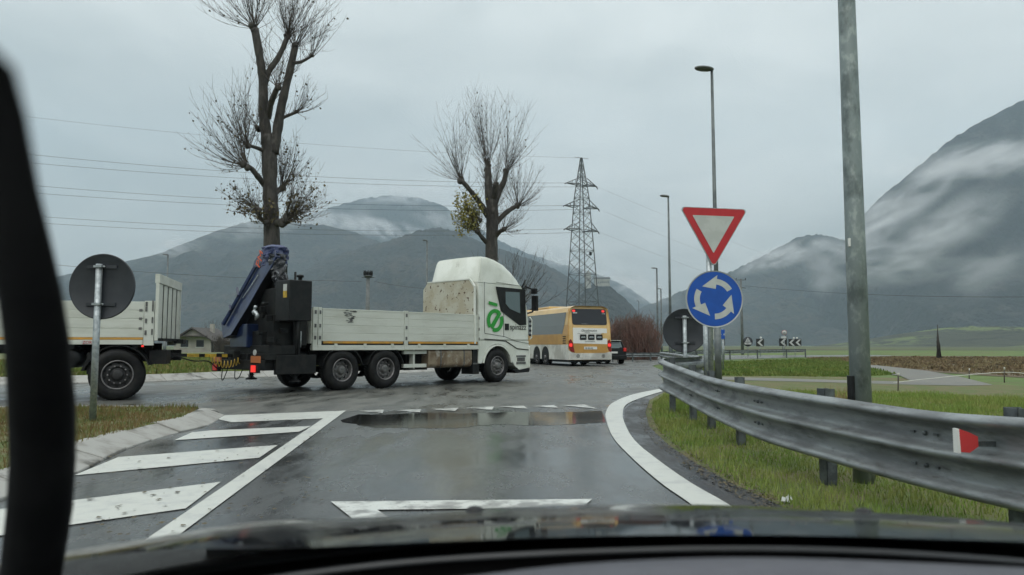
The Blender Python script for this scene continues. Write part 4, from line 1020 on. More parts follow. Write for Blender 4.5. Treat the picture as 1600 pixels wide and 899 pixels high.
un = MB(); un.box(.15,bw-.15,.2,12.5,.22,.5); un.build('underbody', m_chas, bus)

# ------------------------------------------------------------------ car beside the coach
CO = P(958.5, 540, 46); CO.z = 0
car = empty('black_hatchback', CO, R(12))
tag(car, 'small black car half hidden behind the right side of the coach', 'car')
cs = [(-.84,.30),(-.86,.75),(-.82,.95),(-.66,1.36),(-.55,1.46),(.55,1.46),(.66,1.36),(.82,.95),(.86,.75),(.84,.30)]
b = MB(); n_ = len(cs)
prof = [(0,.97,.62),(.12,1,.93),(.5,1,1),(2.4,1,1),(3.0,1,.66),(3.9,.94,.60)]
vs = []
for y, kx, kz in prof:
    for x, z in cs: vs.append((x*kx, y + (.28*max(0,z-.95) if y < .2 else 0), z if z <= .96 else .95+(z-.95)*max(0,(kz-.6)/.4)))
fs = [(i*n_+j, i*n_+(j+1)%n_, (i+1)*n_+(j+1)%n_, (i+1)*n_+j) for i in range(len(prof)-1) for j in range(n_)] + [tuple(range(n_)), tuple((len(prof)-1)*n_+j for j in range(n_))]
# rear face keeps full height
for i in range(n_): 
    x, z = cs[i]; vs[i] = (x*.96, .30*max(0,z-.8), z*.985)
b.add(vs, fs, 0, True)
ob = b.build('body', mat('black_metallic_paint', (.006,.007,.008), .35, spec=.25), car); e = ob.modifiers.new('e','EDGE_SPLIT'); e.split_angle = R(35)
b = MB(); b.add([(-.60,.06,.98),(.60,.06,.98),(.52,.17,1.38),(-.52,.17,1.38)], [(0,1,2,3)]); b.build('rear_window', m_glass, car)
b = MB(); b.add([(.838,.5,.99),(.838,2.6,.99),(.70,2.2,1.36),(.70,.6,1.36)], [(0,1,2,3)]); b.build('side_window', m_glass, car); b = MB(); b.add([(-.838,.5,.99),(-.838,2.6,.99),(-.70,2.2,1.36),(-.70,.6,1.36)], [(0,1,2,3)]); b.build('side_window', m_glass, car)
b = MB(); b.box(-.5,.5,.0,.24,1.44,1.475); b.build('roof_spoiler', m_signw, car)
for x in (-.75, .75):
    b = MB(); b.box(x-.09,x+.09,-.03,.04,.78,1.0); b.build('tail_lamp', m_redl2, car, bevel=.02)
b = MB(); b.box(-.26,.26,-.035,-.01,.66,.77); b.build('plate', m_strip, car)
b = MB(); b.box(-.86,.86,-.06,.2,.28,.56); b.build('bumper', m_blk, car, bevel=.05)
for x in (-.86,.86):
    for y in (.7, 3.2):
        w0 = wheel('wheel', car, (x, y, .31), r=.31, w=.2, side=-1 if x < 0 else 1); w0.rotation_euler = (0,0,R(-90))
b = MB(); b.box(.87,1.02,2.3,2.42,.95,1.08); b.build('wing_mirror', m_blk, car, bevel=.02)

# ------------------------------------------------------------------ guardrails
def sweep(b, path, prof, up=None, mi=0):
    """prof: (offset to the right of travel, z)"""
    n = len(prof); vs = []
    for i, p in enumerate(path):
        d = (path[min(i+1,len(path)-1)] - path[max(i-1,0)]); d.z = 0; d.normalize(); r = Vector((d.y, -d.x, 0))
        for o, z in prof: vs.append(p + r*o + Vector((0,0,z)))
    fs = [(i*n+j, i*n+j+1, (i+1)*n+j+1, (i+1)*n+j) for i in range(len(path)-1) for j in range(n-1)]
    b.add(vs, fs, mi, True)
HB = .506
def thrie():
    pr = []
    # three flat-topped crests towards the road (negative offset), two valleys
    pts = [(-.01,.0),(-.04,.004),(-.072,.018),(-.083,.036),(-.076,.056),(-.045,.072),(-.008,.092),(.0,.110),(.002,.148),(.0,.186),(-.008,.205),(-.045,.222),(-.076,.236),(-.083,.253),(-.076,.270),(-.045,.284),(-.008,.301),(.0,.320),(.002,.358),(.0,.396),(-.008,.414),(-.045,.434),(-.078,.450),(-.086,.466),(-.080,.482),(-.05,.496),(-.01,.506),(.012,.506)]
    return pts + [(o+.006, z) for o, z in pts[::-1]]
rp_px = [(1600,653,796),(1450,642,760),(1300,621,719),(1187,604.5,684),(1112,590,650),(1062,573,622),(1036,561,606)]
path = []
for px, yt, yb in rp_px:
    Y = HB*F/(yb-yt)*.992; p = P(px, yb, Y); path.append(p)
zf_ = [p.z for p in path]
path[0].z = .262; path[1].z = .262; path[2].z=.258; path[3].z=.258; path[4].z=.262; path[5].z=.30; path[6].z = .40
for i, (px, yt, yb) in enumerate(rp_px):                           # keep the top edge where the photo has it
    Y = path[i].y; pt = P(px, yt, Y); path[i].x = pt.x; path[i].z = pt.z - HB
d0 = (path[0]-path[1]).normalized()
path = [path[0]+d0*2.2+Vector((.15,0,0)), path[0]+d0*1.0+Vector((.04,0,0))] + path + [Vector((3.35,13.9,.42)), Vector((3.9,15.0,.42))]
rail_path = smooth_path(path, 8)
gr1 = empty('guardrail', (rail_path[10].x, rail_path[10].y, 0))
tag(gr1, 'long three-ridged galvanised crash barrier curving along the near right verge', 'crash barrier', 'steel crash barriers round the junction')
def into(b, o): 
    inv = Matrix.Translation(-o.location)
    for v in b.v: v.xyz = (inv @ v).xyz
    return b
b = MB(); sweep(b, rail_path, thrie()); into(b, gr1).build('rail', m_rail, gr1)
def rail_at(y, path=None):
    path = path or rail_path
    for i in range(len(path)-1):
        if (path[i].y - y)*(path[i+1].y - y) <= 0:
            t = (y-path[i].y)/((path[i+1].y-path[i].y) or 1e-6); return path[i].lerp(path[i+1], t), (path[i+1]-path[i]).normalized()
for y in (2.6, 4.3, 6.25, 8.75, 10.4, 11.6, 12.7):
    p, d = rail_at(y); a = math.atan2(d.y, d.x) - R(90)
    T = Matrix.Translation((p.x, p.y, 0)) @ Matrix.Rotation(a, 4, 'Z')
    b = MB(); tp = p.z + HB + .045
    b.box(.10,.108,-.06,.06,-.1,tp,0,T); b.box(.10,.19,-.06,-.052,-.1,tp,0,T); b.box(.10,.19,.052,.06,-.1,tp,0,T); b.box(.182,.19,.03,.06,-.1,tp,0,T); b.box(.182,.19,-.06,-.03,-.1,tp,0,T)
    b.box(.005,.10,-.05,.05,p.z+.08,p.z+.16,0,T); b.box(.005,.10,-.05,.05,p.z+.34,p.z+.42,0,T)
    into(b, gr1).build('post', m_post, gr1)
for y in (3.0, 4.95, 7.35, 9.3, 11.0):
    p, d = rail_at(y); a = math.atan2(d.y, d.x) - R(90); T = Matrix.Translation(p) @ Matrix.Rotation(a, 4, 'Z')
    b = MB()
    for z in (.148, .358):
        for yy in (.0,):
            b = MB(); b.lathe([(.016,.0),(.016,-.012),(.010,-.018),(.001,-.02)], 8, 0, T @ Matrix.Translation((.0, yy, z)), axis='x'); into(b, gr1).build('bolt', m_post, gr1)
for y in (3.0, 4.95, 7.35, 9.3, 11.0):
    seg = []
    for k in range(5):
        q_ = rail_at(y - .16 + .08*k)[0]; seg.append(q_)
    tp_j = [(o-.006 if o < .0 else o-.005, z) for o, z in thrie()[:28]]
    b = MB(); sweep(b, seg[::-1], tp_j); into(b, gr1).build('lap_joint', m_rail, gr1)
    for dy_, z in ((-.11,.148),(.11,.148),(-.11,.358),(.11,.358)):
        p, d = rail_at(y+dy_); T = Matrix.Translation(p) @ Matrix.Rotation(math.atan2(d.y, d.x)-R(90), 4, 'Z'); b = MB(); b.box(-.014,-.004,-.02,.02,z-.007,z+.007,0,T); into(b, gr1).build('bolt', m_post, gr1)
dl = empty('reflector', rail_at(4.28)[0] + Vector((0,0,.36)))
tag(dl, 'small red trapezoid reflector fixed in the groove of the crash barrier', 'reflector')
pc = rail_at(4.28)[0]
w0, w1_ = P(1494,689,4.28), P(1527,689,4.28); zt_, zb_ = P(1500,670,4.28).z, P(1500,708,4.28).z; zc_ = (zt_+zb_)/2
o_ = dl.location
b = MB(); b.prism([(w0.x-o_.x, zb_-o_.z),(w0.x+.018-o_.x, zb_-o_.z),(w0.x+.012-o_.x, zt_-o_.z),(w0.x-o_.x, zt_-o_.z)], -.012, .03); b.build('white_edge', m_strip, dl)
b = MB(); b.prism([(w0.x+.020-o_.x, zb_-o_.z+.006),(w1_.x-.05-o_.x, zb_-o_.z+.002),(w1_.x-o_.x, zc_-o_.z-.032),(w1_.x-o_.x, zc_-o_.z+.024),(w1_.x-.05-o_.x, zt_-o_.z-.02),(w0.x+.014-o_.x, zt_-o_.z)], -.008, .01)
b.build('red_face', mat('red_reflector_face', (.55,.05,.05), .3), dl)
b = MB(); b.box(w0.x-o_.x+.02, pc.x-o_.x+.03, .012, .03, -.03, .0); b.build('bracket', m_post, dl)

def wbeam():
    pts = [(0,0),(-.03,.02),(-.075,.05),(-.078,.09),(-.03,.13),(0,.155),(-.03,.18),(-.078,.22),(-.075,.26),(-.03,.29),(0,.31)]
    return pts + [(o+.006,z) for o, z in pts[::-1]]
def guardrail(pts, label, n_post, z=.44, double=False):
    pth = smooth_path(pts, 6); g = empty('guardrail', (pth[0].x, pth[0].y, 0)); tag(g, label, 'crash barrier', 'steel crash barriers round the junction')
    q = [Vector((p.x, p.y, z+p.z)) for p in pth]
    b = MB(); sweep(b, q, wbeam()); into(b, g).build('rail', m_rail, g)
    for k in range(n_post):
        p = pth[int(k*(len(pth)-1)/max(n_post-1,1))]
        b = MB(); b.box(p.x+.02, p.x+.12, p.y-.05+.08, p.y+.05+.08, -.1, z+.30+p.z); into(b, g).build('post', m_post, g)
    return g
V3 = lambda x, y, z=0: Vector((x, y, z))
guardrail([V3(6.6,26.2,.02), V3(7.3,32), V3(8.0,37), V3(8.7,43.5)], 'far short barrier section behind the round sign back, beside the exit road', 5, .46)
guardrail([V3(9.4,47), V3(12.5,54), V3(18,61.5), V3(28.4,72,.03)], 'curved barrier on the bank in front of the black chevron boards', 10, .47)
guardrail([V3(6.4,53,.0), V3(8.2,53.2), V3(11,54.6), V3(14,57)], 'barrier running in front of the red-brown thicket', 6, .32)
bk = MB(); 
# ------------------------------------------------------------------ signs
def round_back(px, py, rpx, Y, zbase, label, pole_px, mat_=m_back):
    c0 = P(px, py, Y); r = rpx*Y/F; pb = P(pole_px, py, Y-.05).x
    g = empty('road_sign', (pb, Y, zbase)); tag(g, label, 'road sign', 'round signs seen from the back')
    O = Matrix.Translation((-pb, -Y, -zbase))
    b = MB(); b.lathe([(.001,-.012),(r*.97,-.012),(r,-.022),(r+.006,-.010),(r+.004,.012),(.001,.012)], 48, 0, O @ Matrix.Translation((c0.x, Y, c0.z))); b.build('sign_plate', mat_, g)
    top = c0.z + r*.68
    b = MB(); b.tube([O @ Vector((pb, Y-.07, zbase-.1)), O @ Vector((pb, Y-.07, top))], .044, 14); b.build('pole', m_galv, g)
    for z in (c0.z + r*.60, c0.z - r*.55):
        b = MB(); b.box(c0.x-r*.45, c0.x+r*.45, Y-.03, Y-.012, z-.022, z+.022, 0, O); b.build('channel', mat_, g)
        b = MB(); b.box(pb-.055, pb+.055, Y-.122, Y-.03, z-.015, z+.015, 0, O); b.tube([O@Vector((pb+.05,Y-.08,z)), O@Vector((pb+.085,Y-.08,z))], .01, 6); b.build('clamp', m_galv, g)
    return g
round_back(160, 448, 51, 10.3, .10, 'grey back of a large round road sign on the grassy splitter island', 155)
round_back(1070, 517, 34, 15.3, 0, 'dark grey back of a round sign behind the barrier end, left of the blue sign', 1069.5)
SY = 12.0
sx_ = P(1113.5, 467, SY).x
sg_ = empty('give_way_sign', (sx_, SY, 0)); tag(sg_, 'give way triangle above a blue roundabout disc on one galvanised pole', 'road sign')
def SP(px, py, y=SY): p = P(px, py, y); return (p.x-sx_, p.z)
tri_o = [SP(1062,323), SP(1168,327.5), SP(1115,419)]
def round_poly(pts, r, n=5):
    o = []; m_ = len(pts)
    for i in range(m_):
        p = Vector(pts[i]); a = (Vector(pts[i-1])-p).normalized(); c_ = (Vector(pts[(i+1)%m_])-p).normalized()
        ang = a.angle(c_); d = r/math.tan(ang/2); s, e = p+a*d, p+c_*d; cen = p+(a+c_).normalized()*(r/math.sin(ang/2))
        v0, v1 = s-cen, e-cen; t0 = math.atan2(v0.y,v0.x); t1 = math.atan2(v1.y,v1.x); dt = (t1-t0+math.pi)%(2*math.pi)-math.pi
        for k in range(n+1): o.append((cen.x+r*math.cos(t0+dt*k/n), cen.y+r*math.sin(t0+dt*k/n)))
    return o
cT = ((tri_o[0][0]+tri_o[1][0]+tri_o[2][0])/3, (tri_o[0][1]+tri_o[1][1]+tri_o[2][1])/3)
sc_ = lambda pts, k, c_=cT: [(c_[0]+(x-c_[0])*k, c_[1]+(z-c_[1])*k) for x, z in pts]
b = MB(); b.prism(round_poly(tri_o, .045), -.012, .012); b.build('triangle_edge', m_galv, sg_)
b = MB(); b.prism(round_poly(sc_(tri_o,.965), .042), -.016, -.0121); b.build('red_border', m_red, sg_)
wt = [SP(1081.5,336.5), SP(1147,339), SP(1114.5,396)]
b = MB(); b.prism(round_poly(wt, .008, 3), -.020, -.0161); b.build('white_centre', m_signw, sg_)
cc = SP(1116, 467.5); rr_ = 44.2*SY/F
b = MB(); b.lathe([(.001,-.012),(rr_,-.012),(rr_+.004,-.018),(rr_+.004,.012),(.001,.012)], 56, 0, Matrix.Translation((cc[0],0,cc[1]))); b.build('disc_edge', m_signw, sg_)
b = MB(); b.lathe([(.001,-.016),(rr_*.965,-.016),(rr_*.965,-.0121)], 56, 0, Matrix.Translation((cc[0],0,cc[1])), smooth=False); b.build('blue_disc', m_blue, sg_)
# roundabout arrows
for a0 in (30, 150, 270):
    b = MB(); r1, r2 = rr_*.52, rr_*.72; n = 10; pt = []
    A0, A1 = a0, a0+52
    oo = [(r2*math.cos(R(A0+(A1-A0)*k/n)), r2*math.sin(R(A0+(A1-A0)*k/n))) for k in range(n+1)]
    ii = [(r1*math.cos(R(A0+(A1-A0)*k/n)), r1*math.sin(R(A0+(A1-A0)*k/n))) for k in range(n+1)]
    for k in range(n): b.add([(cc[0]+p[0], -.018, cc[1]+p[1]) for p in (oo[k],oo[k+1],ii[k+1],ii[k])], [(0,1,2,3)])
    u0 = (math.cos(R(A1)), math.sin(R(A1))); tip = (rr_*.62*math.cos(R(A1+52)), rr_*.62*math.sin(R(A1+52)))
    hA, hB = (u0[0]*rr_*.86, u0[1]*rr_*.86), (u0[0]*rr_*.36, u0[1]*rr_*.36)
    b.add([(cc[0]+p[0], -.0185, cc[1]+p[1]) for p in (hA, tip, hB)], [(0,1,2)])
    b.build('arrow', m_signw, sg_, fixn=False)
b = MB(); b.tube([(SP(1112.5,560)[0], .065, -.1), (SP(1112.5,560)[0], .065, tri_o[0][1]-.02)], .045, 14); b.build('pole', m_galv, sg_)
for z in (cc[1]+.25, cc[1]-.25, cT[1]+.1, cT[1]-.2):
    b = MB(); b.box(SP(1112.5,560)[0]-.10, SP(1112.5,560)[0]+.10, .0121, .05, z-.015, z+.015); b.build('clamp', m_galv, sg_)
# extra posts in the cluster
def post(px, Y, ytop, r, label, m=m_galv, name='sign_post'):
    p = P(px, 560, Y); top = P(px, ytop, Y).z; b = MB(); b.tube([(0,0,-.1),(0,0,top)], r, 12)
    o = b.build(name, m); o.location = (p.x, p.y, 0); tag(o, label, 'post'); return o
post(1103.5, 14.0, 470, .05, 'bare metal post just left of the blue roundabout sign pole')
bs = empty('direction_sign', (P(1120,523,34).x, 34, 0)); tag(bs, 'small blue and white direction board seen below the roundabout sign', 'road sign')
b = MB(); b.box(-.33,.05,-.02,.02,1.42,1.9); b.build('white_panel', m_signw, bs); b = MB(); b.box(.055,.36,-.02,.02,1.45,1.88); b.build('blue_panel', m_blue, bs)
b = MB(); b.tube([(-.25,.06,-.1),(-.25,.06,1.9)], .04, 8); b.tube([(.28,.06,-.1),(.28,.06,1.9)], .04, 8); b.build('posts', m_galv, bs)
text('lettering', 'P E', .2, m_signb, bs, Matrix.Translation((-.31,-.024,1.6)) @ TX); text('lettering', '\u2190 A', .15, m_signw, bs, Matrix.Translation((.09,-.024,1.6)) @ TX)
# chevron boards
def chevron(px, py, Y, s, label, two=False, yaw=0.0, lamp=True):
    p = P(px, py, Y); g = empty('chevron_board', (p.x, Y, 0), yaw); tag(g, label, 'road sign', 'black chevron boards on the bend')
    w = s*(1.75 if two else 1)
    b = MB(); b.box(-w/2, w/2, -.02, .02, p.z-s/2, p.z+s/2); b.build('board', m_signb, g)
    for cx in ((-w/4, w/4) if two else (0,)):
        k = s*.46; b = MB(); z = p.z; h = s*.44
        b.add([(cx-k*.75,-.026,z),(cx+k*.25,-.026,z+h),(cx+k*.9,-.026,z+h),(cx-k*.05,-.026,z),(cx+k*.9,-.026,z-h),(cx+k*.25,-.026,z-h)], [(0,3,2,1),(0,5,4,3)])
        b.build('chevron', m_signw, g, fixn=False)
    b = MB(); b.tube([(0,.05,-.1),(0,.05,p.z+s*.4)], .035, 8); b.build('pole', m_galv, g)
    if lamp:
        for xx in ((-.1,.25) if two else (.1,)):
            b = MB(); b.lathe([(.01,-.05),(.1,-.05),(.11,.03),(.01,.05)], 14, 0, Matrix.Translation((xx,0,p.z+s/2+.11))); b.build('beacon', m_strip, g)
chevron(1187.5, 535.5, 76, .78, 'square black board with one white chevron, leftmost one facing the road', yaw=R(-6))
chevron(1223.5, 535, 80, .82, 'square black chevron board under the small round speed sign', yaw=R(-6))
chevron(1242, 535.5, 84, .80, 'wide black board with two white chevrons at the barrier end', two=True, yaw=R(-6))
g = empty('chevron_board', (P(1132,533,60).x, 60, 0), R(75)); tag(g, 'black chevron board seen almost edge-on beside the lamp pole', 'road sign', 'black chevron boards on the bend')
b = MB(); b.box(-.35,.35,-.02,.02,1.15,1.9); b.build('board', m_signb, g); b = MB(); b.lathe([(.01,-.05),(.1,-.05),(.1,.05),(.01,.05)],12,0,Matrix.Translation((0,0,2.02))); b.build('beacon', m_strip, g); b = MB(); b.tube([(0,.05,-.1),(0,.05,1.6)],.035,8); b.build('pole', m_galv, g)
sp0 = P(1225.5, 520, 79); g = empty('speed_limit_sign', (sp0.x, 79, 0)); tag(g, 'tiny round white speed limit sign above the chevron board', 'road sign')
Tm = Matrix.Translation((0,0,sp0.z)); b = MB(); b.lathe([(.001,-.012),(.27,-.012),(.27,.012),(.001,.012)], 28, 0, Tm); b.build('disc', m_red, g)
b = MB(); b.lathe([(.001,-.018),(.245,-.018),(.245,-.0125)], 28, 0, Tm); b.build('white_face', m_signw, g); text('lettering', '50', .24, m_signb, g, Matrix.Translation((-.145,-.022,sp0.z-.085)) @ TX); b = MB(); b.tube([(0,.05,-.1),(0,.05,sp0.z+.2)],.035,8); b.build('pole', m_galv, g)
b = MB(); b.box(-.33,.2,-.02,.02,sp0.z-.62,sp0.z-.40); b.build('supplement_plate', m_signw, g)
sp0 = P(1168.5, 534, 77); g = empty('warning_sign', (sp0.x, 77, 0)); tag(g, 'small grey warning sign with a white triangle, left of the first chevron board', 'road sign')
b = MB(); b.lathe([(.001,-.01),(.50,-.01),(.50,.01),(.001,.01)], 28, 0, Matrix.Translation((0,0,sp0.z))); b.build('grey_disc', m_back, g)
b = MB(); b.prism([(-.28,sp0.z-.02),(.28,sp0.z-.02),(0,sp0.z+.42)], -.02,-.0105); b.build('white_triangle', m_signw, g)
b = MB(); b.prism([(-.04,sp0.z+.04),(.04,sp0.z+.04),(.03,sp0.z+.26),(-.03,sp0.z+.26)], -.026,-.0205); b.build('mark', m_signb, g)
b = MB(); b.box(-.36,.36,-.02,-.0105,sp0.z-.30,sp0.z-.09); b.build('text_plate', m_signw, g); text('lettering', 'GPL', .17, m_signb, g, Matrix.Translation((-.2,-.026,sp0.z-.26)) @ TX)
b = MB(); b.tube([(0,.05,-.1),(0,.05,sp0.z+.3)],.035,8); b.build('pole', m_galv, g)

# ------------------------------------------------------------------ lamps
def lamp(px, pyt, Y, label, r0=.085, r1=.045, head=1.5, hdir=-1, arm=.0, m=m_dpole):
    p = P(px, 540, Y); top = P(px, pyt, Y).z
    g = empty('street_lamp', (p.x, Y, 0)); tag(g, label, 'street lamp', 'slim street lamps along the junction')
    b = MB(); b.tube([(0,0,-.1),(0,0,top*.45),(0,0,top)], [r0, (r0+r1)/2, r1], 12); b.tube([(0,0,.0),(0,0,top*.18)], r0*1.25, 12); b.build('pole', m, g)
    b = MB(); n = 12; vs = []
    secs = [(-.12,.05),(0.0,.12),(.25,.19),(.7,.21),(1.05,.15),(1.25,.04)]
    for x, w in secs:
        for k in range(n):
            a = 2*math.pi*k/n; z = math.sin(a)*(.09 if math.sin(a) > 0 else .04)*(.4+w/.21*.6); vs.append((hdir*x*head/1.4, math.cos(a)*w, top+.02+z+x*.035))
    fs = [(i*n+k, i*n+(k+1)%n, (i+1)*n+(k+1)%n, (i+1)*n+k) for i in range(len(secs)-1) for k in range(n)] + [tuple(range(n)), tuple((len(secs)-1)*n+k for k in range(n))]
    b.add(vs, fs, 0, True); b.build('lamp_head', m_pole_c, g)
    return g
lamp(1121.5, 110, 23.5, 'tall street lamp rising behind the give way sign', .09, .045, .62)
lamp(1048, 308, 43.5, 'street lamp left of the give way sign, second tallest', .10, .05, .55)
lamp(1028, 420, 84, 'distant street lamp beyond the red-brown thicket, right of it', .13, .09, .7)
lamp(1034, 452, 112, 'very distant small street lamp at the right edge of the thicket', .14, .1, .7)
lamp(666, 377, 62, 'street lamp with a pale round head behind the truck bed', .12, .08, .42)
lamp(257.5, 399, 72, 'street lamp rising behind the trailer front board', .12, .08, .6)
lamp(999, 471, 150, 'faint far street lamp in the valley behind the coach', .1, .07, .5)
# near galvanised pole
pp_ = [P(1349,735,6.35), P(1346,640,6.35), P(1338,300,6.35), P(1330,0,6.35), P(1322,-300,6.35)]
g = empty('lamp_pole', (pp_[0].x, 6.35, 0)); tag(g, 'thick mottled galvanised pole behind the crash barrier, cut by the top of the photo', 'pole')
ol = g.location; xs0 = pp_[1].x-ol.x
b = MB(); b.tube([(xs0,0,-.1),(xs0,0,2.2),(xs0-.0,0,5.0),(xs0,0,8.5)], [.087,.080,.068,.052], 28); b.build('shaft', m_pole, g)
b = MB(); b.box(xs0-.094, xs0-.07, -.05, .05, P(1340,600,6.35).z-.18, P(1340,600,6.35).z+.07); b.build('junction_cover', m_blk, g, bevel=.005)
b = MB(); b.box(xs0-.079,xs0-.055,-.05,-.03,P(1327,380,6.35).z-.035,P(1327,380,6.35).z+.035); b.build('sticker', m_strip, g)
b = MB(); b.tube([(xs0,0,8.5),(xs0-.1,0,8.9),(xs0-.8,0,9.1)], .04, 10); b.box(xs0-1.5,xs0-.8,-.15,.15,9.05,9.2); b.build('lamp_head', m_pole_c, g, bevel=.03)
# concrete pole with ring of floodlights / insulators behind the bed
pc_ = P(573.5, 540, 70); tz = P(573,432,70).z
g = empty('utility_pole', (pc_.x, 70, 0)); tag(g, 'grey utility pole crowned with a ring of dark insulators behind the truck bed', 'utility pole')
b = MB(); b.tube([(0,0,-.1),(0,0,tz)], [.24,.17], 12); b.build('pole', m_pole_c, g)
b = MB(); b.lathe([(.16,tz-.12),(.42,tz-.02),(.42,tz+.06),(.16,tz+.1)], 16, 0, axis='z'); b.bar((-.6,0,tz-.12),(.6,0,tz-.12),.07,.07); b.build('crown_ring', m_steel, g)
for k in range(9):
    a = 2*math.pi*k/9; b = MB(); b.lathe([(.03,tz+.06),(.08,tz+.14),(.05,tz+.2),(.09,tz+.26),(.06,tz+.42),(.02,tz+.55)], 8, 0, Matrix.Translation((.38*math.cos(a), .38*math.sin(a), 0)), axis='z'); b.build('insulator', m_blk, g)
pr_ = P(1160, 540, 95); tz = P(1160,436,95).z
g = empty('utility_pole', (pr_.x, 95, 0)); tag(g, 'faint utility pole with crossarm right of the blue roundabout sign', 'utility pole')
b = MB(); b.tube([(0,0,-.1),(0,0,tz)], [.2,.13], 10); b.build('pole', m_pole_c, g)
b = MB(); b.bar((-.7,0,tz-.15),(.7,0,tz-.15),.08,.08); b.bar((0,0,tz-1.1),(.6,0,tz-1.2),.08,.08); b.build('crossarm', m_steel, g)
for x in (-.6,.6): b = MB(); b.lathe([(.03,tz-.1),(.07,tz),(.03,tz+.12)],8,0,Matrix.Translation((x,0,0)),axis='z'); b.build('insulator', m_blk, g)

# ------------------------------------------------------------------ pylon
PY = 150.0; pb_ = P(910, 480, PY)
g = empty('electricity_pylon', (pb_.x, PY, 0), R(28)); tag(g, 'tall steel lattice pylon rising behind the coach', 'pylon')
zt_ = P(908, 247, PY).z
def hw(z):  # half width of the tower
    if z > zt_-8: return max(.12, .12 + (zt_-z)/8*.95)
    return 1.07 + (zt_-8-z)/(zt_-8)*1.9 if z > 22 else 1.07 + (zt_-8-22)/(zt_-8)*1.9 + (22-z)/22*1.2
b = MB(); lv = [0]
z = 0
while z < zt_-1.2: z += max(.9, hw(z)*1.25); lv.append(min(z, zt_))
lv[-1] = zt_
cn = [(-1,-1),(1,-1),(1,1),(-1,1)]
for i in range(len(lv)-1):
    z0, z1 = lv[i], lv[i+1]; w0, w1 = hw(z0), hw(z1)
    for k in range(4):
        a, c_ = cn[k], cn[(k+1)%4]
        b.bar((a[0]*w0,a[1]*w0,z0),(a[0]*w1,a[1]*w1,z1),.14,.14)
        b.bar((a[0]*w0,a[1]*w0,z0),(c_[0]*w1,c_[1]*w1,z1),.06,.06); b.bar((c_[0]*w0,c_[1]*w0,z0),(a[0]*w1,a[1]*w1,z1),.06,.06)
        if i % 2 == 0: b.bar((a[0]*w1,a[1]*w1,z1),(c_[0]*w1,c_[1]*w1,z1),.075,.075)
b.build('lattice_tower', m_steel, g)
arms = []
for py, Lr in ((289,3.7),(324,4.1),(360,4.0)):
    z = P(908, py, PY).z; w = hw(z)
    for s in (-1, 1):
        b = MB(); tip = (s*Lr, 0, z+.0)
        for q in (-1, 1):
            b.bar((s*w, q*w, z), tip, .16, .16); b.bar((s*w, q*w, z+1.3), tip, .11, .11)
            for t in (.35,.65): 
                A_ = Vector((s*w,q*w,z)).lerp(Vector(tip),t); B_ = Vector((s*w,q*w,z+1.3)).lerp(Vector(tip),t); b.bar(A_,B_,.07,.07)
        b.bar((s*w,-w,z),(s*w,w,z),.1,.1); b.build('crossarm', m_steel, g)
        b = MB(); b.tube([tip, (s*Lr+s*.7, .6*s, z-.35)], [.12,.09], 8); b.build('insulator', m_blk, g)
        arms.append(Vector((s*Lr, 0, z)))
b = MB(); b.box(.6,1.1,-1.9,-1.7,P(908,398,PY).z-.3,P(908,398,PY).z+.4); b.build('warning_plate', m_blk, g)
b = MB(); b.bar((0,0,zt_),(-1.6,0,zt_),.06,.06); b.bar((0,0,zt_),(1.2,-.8,zt_-.2),.06,.06); b.build('earth_wire_arm', m_steel, g)
Mp = Matrix.Translation(g.location) @ Matrix.Rotation(R(28), 4, 'Z')
def wire(a, b, sag, label, r=.028, cat='power line', grp='cables of the overhead lines'):
    pts = []
    for k in range(41):
        t = k/40; p = a.lerp(b, t); p.z -= sag*4*t*(1-t); pts.append(p-a)
    m_ = MB(); m_.tube(pts, r, 5, caps=False); o = m_.build('power_line', m_wire); o.location = a; tag(o, label, cat, grp); return o
ord_ = ['lowest pylon cable on the left, upper strand', 'lowest pylon cable on the left, lower strand', 'middle pylon cable on the left, upper strand', 'middle pylon cable on the left, lower strand', 'high pylon cable on the left, upper strand', 'high pylon cable on the left, lower strand']
L_ = [(arms[4], 345), (arms[5], 361), (arms[2], 291), (arms[3], 309), (arms[0], 236), (arms[1], 256)]
for k, (a, y) in enumerate(L_):
    wire(Mp @ a, P(-420, y-52, 118), 2.8, ord_[k] + ' reaching across the sky')
wire(Mp @ Vector((0,0,zt_)), P(-420, 120, 118), 2.5, 'thin topmost earth wire running left from the pylon tip', .018)
for k, (a, px, py) in enumerate([(arms[1],1500,470),(arms[3],1500,500),(arms[5],1500,520)]):
    wire(Mp @ a, P(px, py, 420), 6, ['upper','middle','lower'][k] + ' faint cable descending right from the pylon', .013)
wire(Vector((pr_.x+.6,95,P(1160,436,95).z-.9)), P(1750,462,60), .6, 'single cable running right from the far utility pole across the dark slope', .02)
wire(Vector((pc_.x+.6,70,P(573,440,70).z)), P(800,448,62), .5, 'thin cable leaving the insulator crowned pole to the right', .015)
wire(Vector((pc_.x-.6,70,P(573,440,70).z)), P(-200,383,60), .6, 'thin cable leaving the insulator crowned pole to the left', .015)

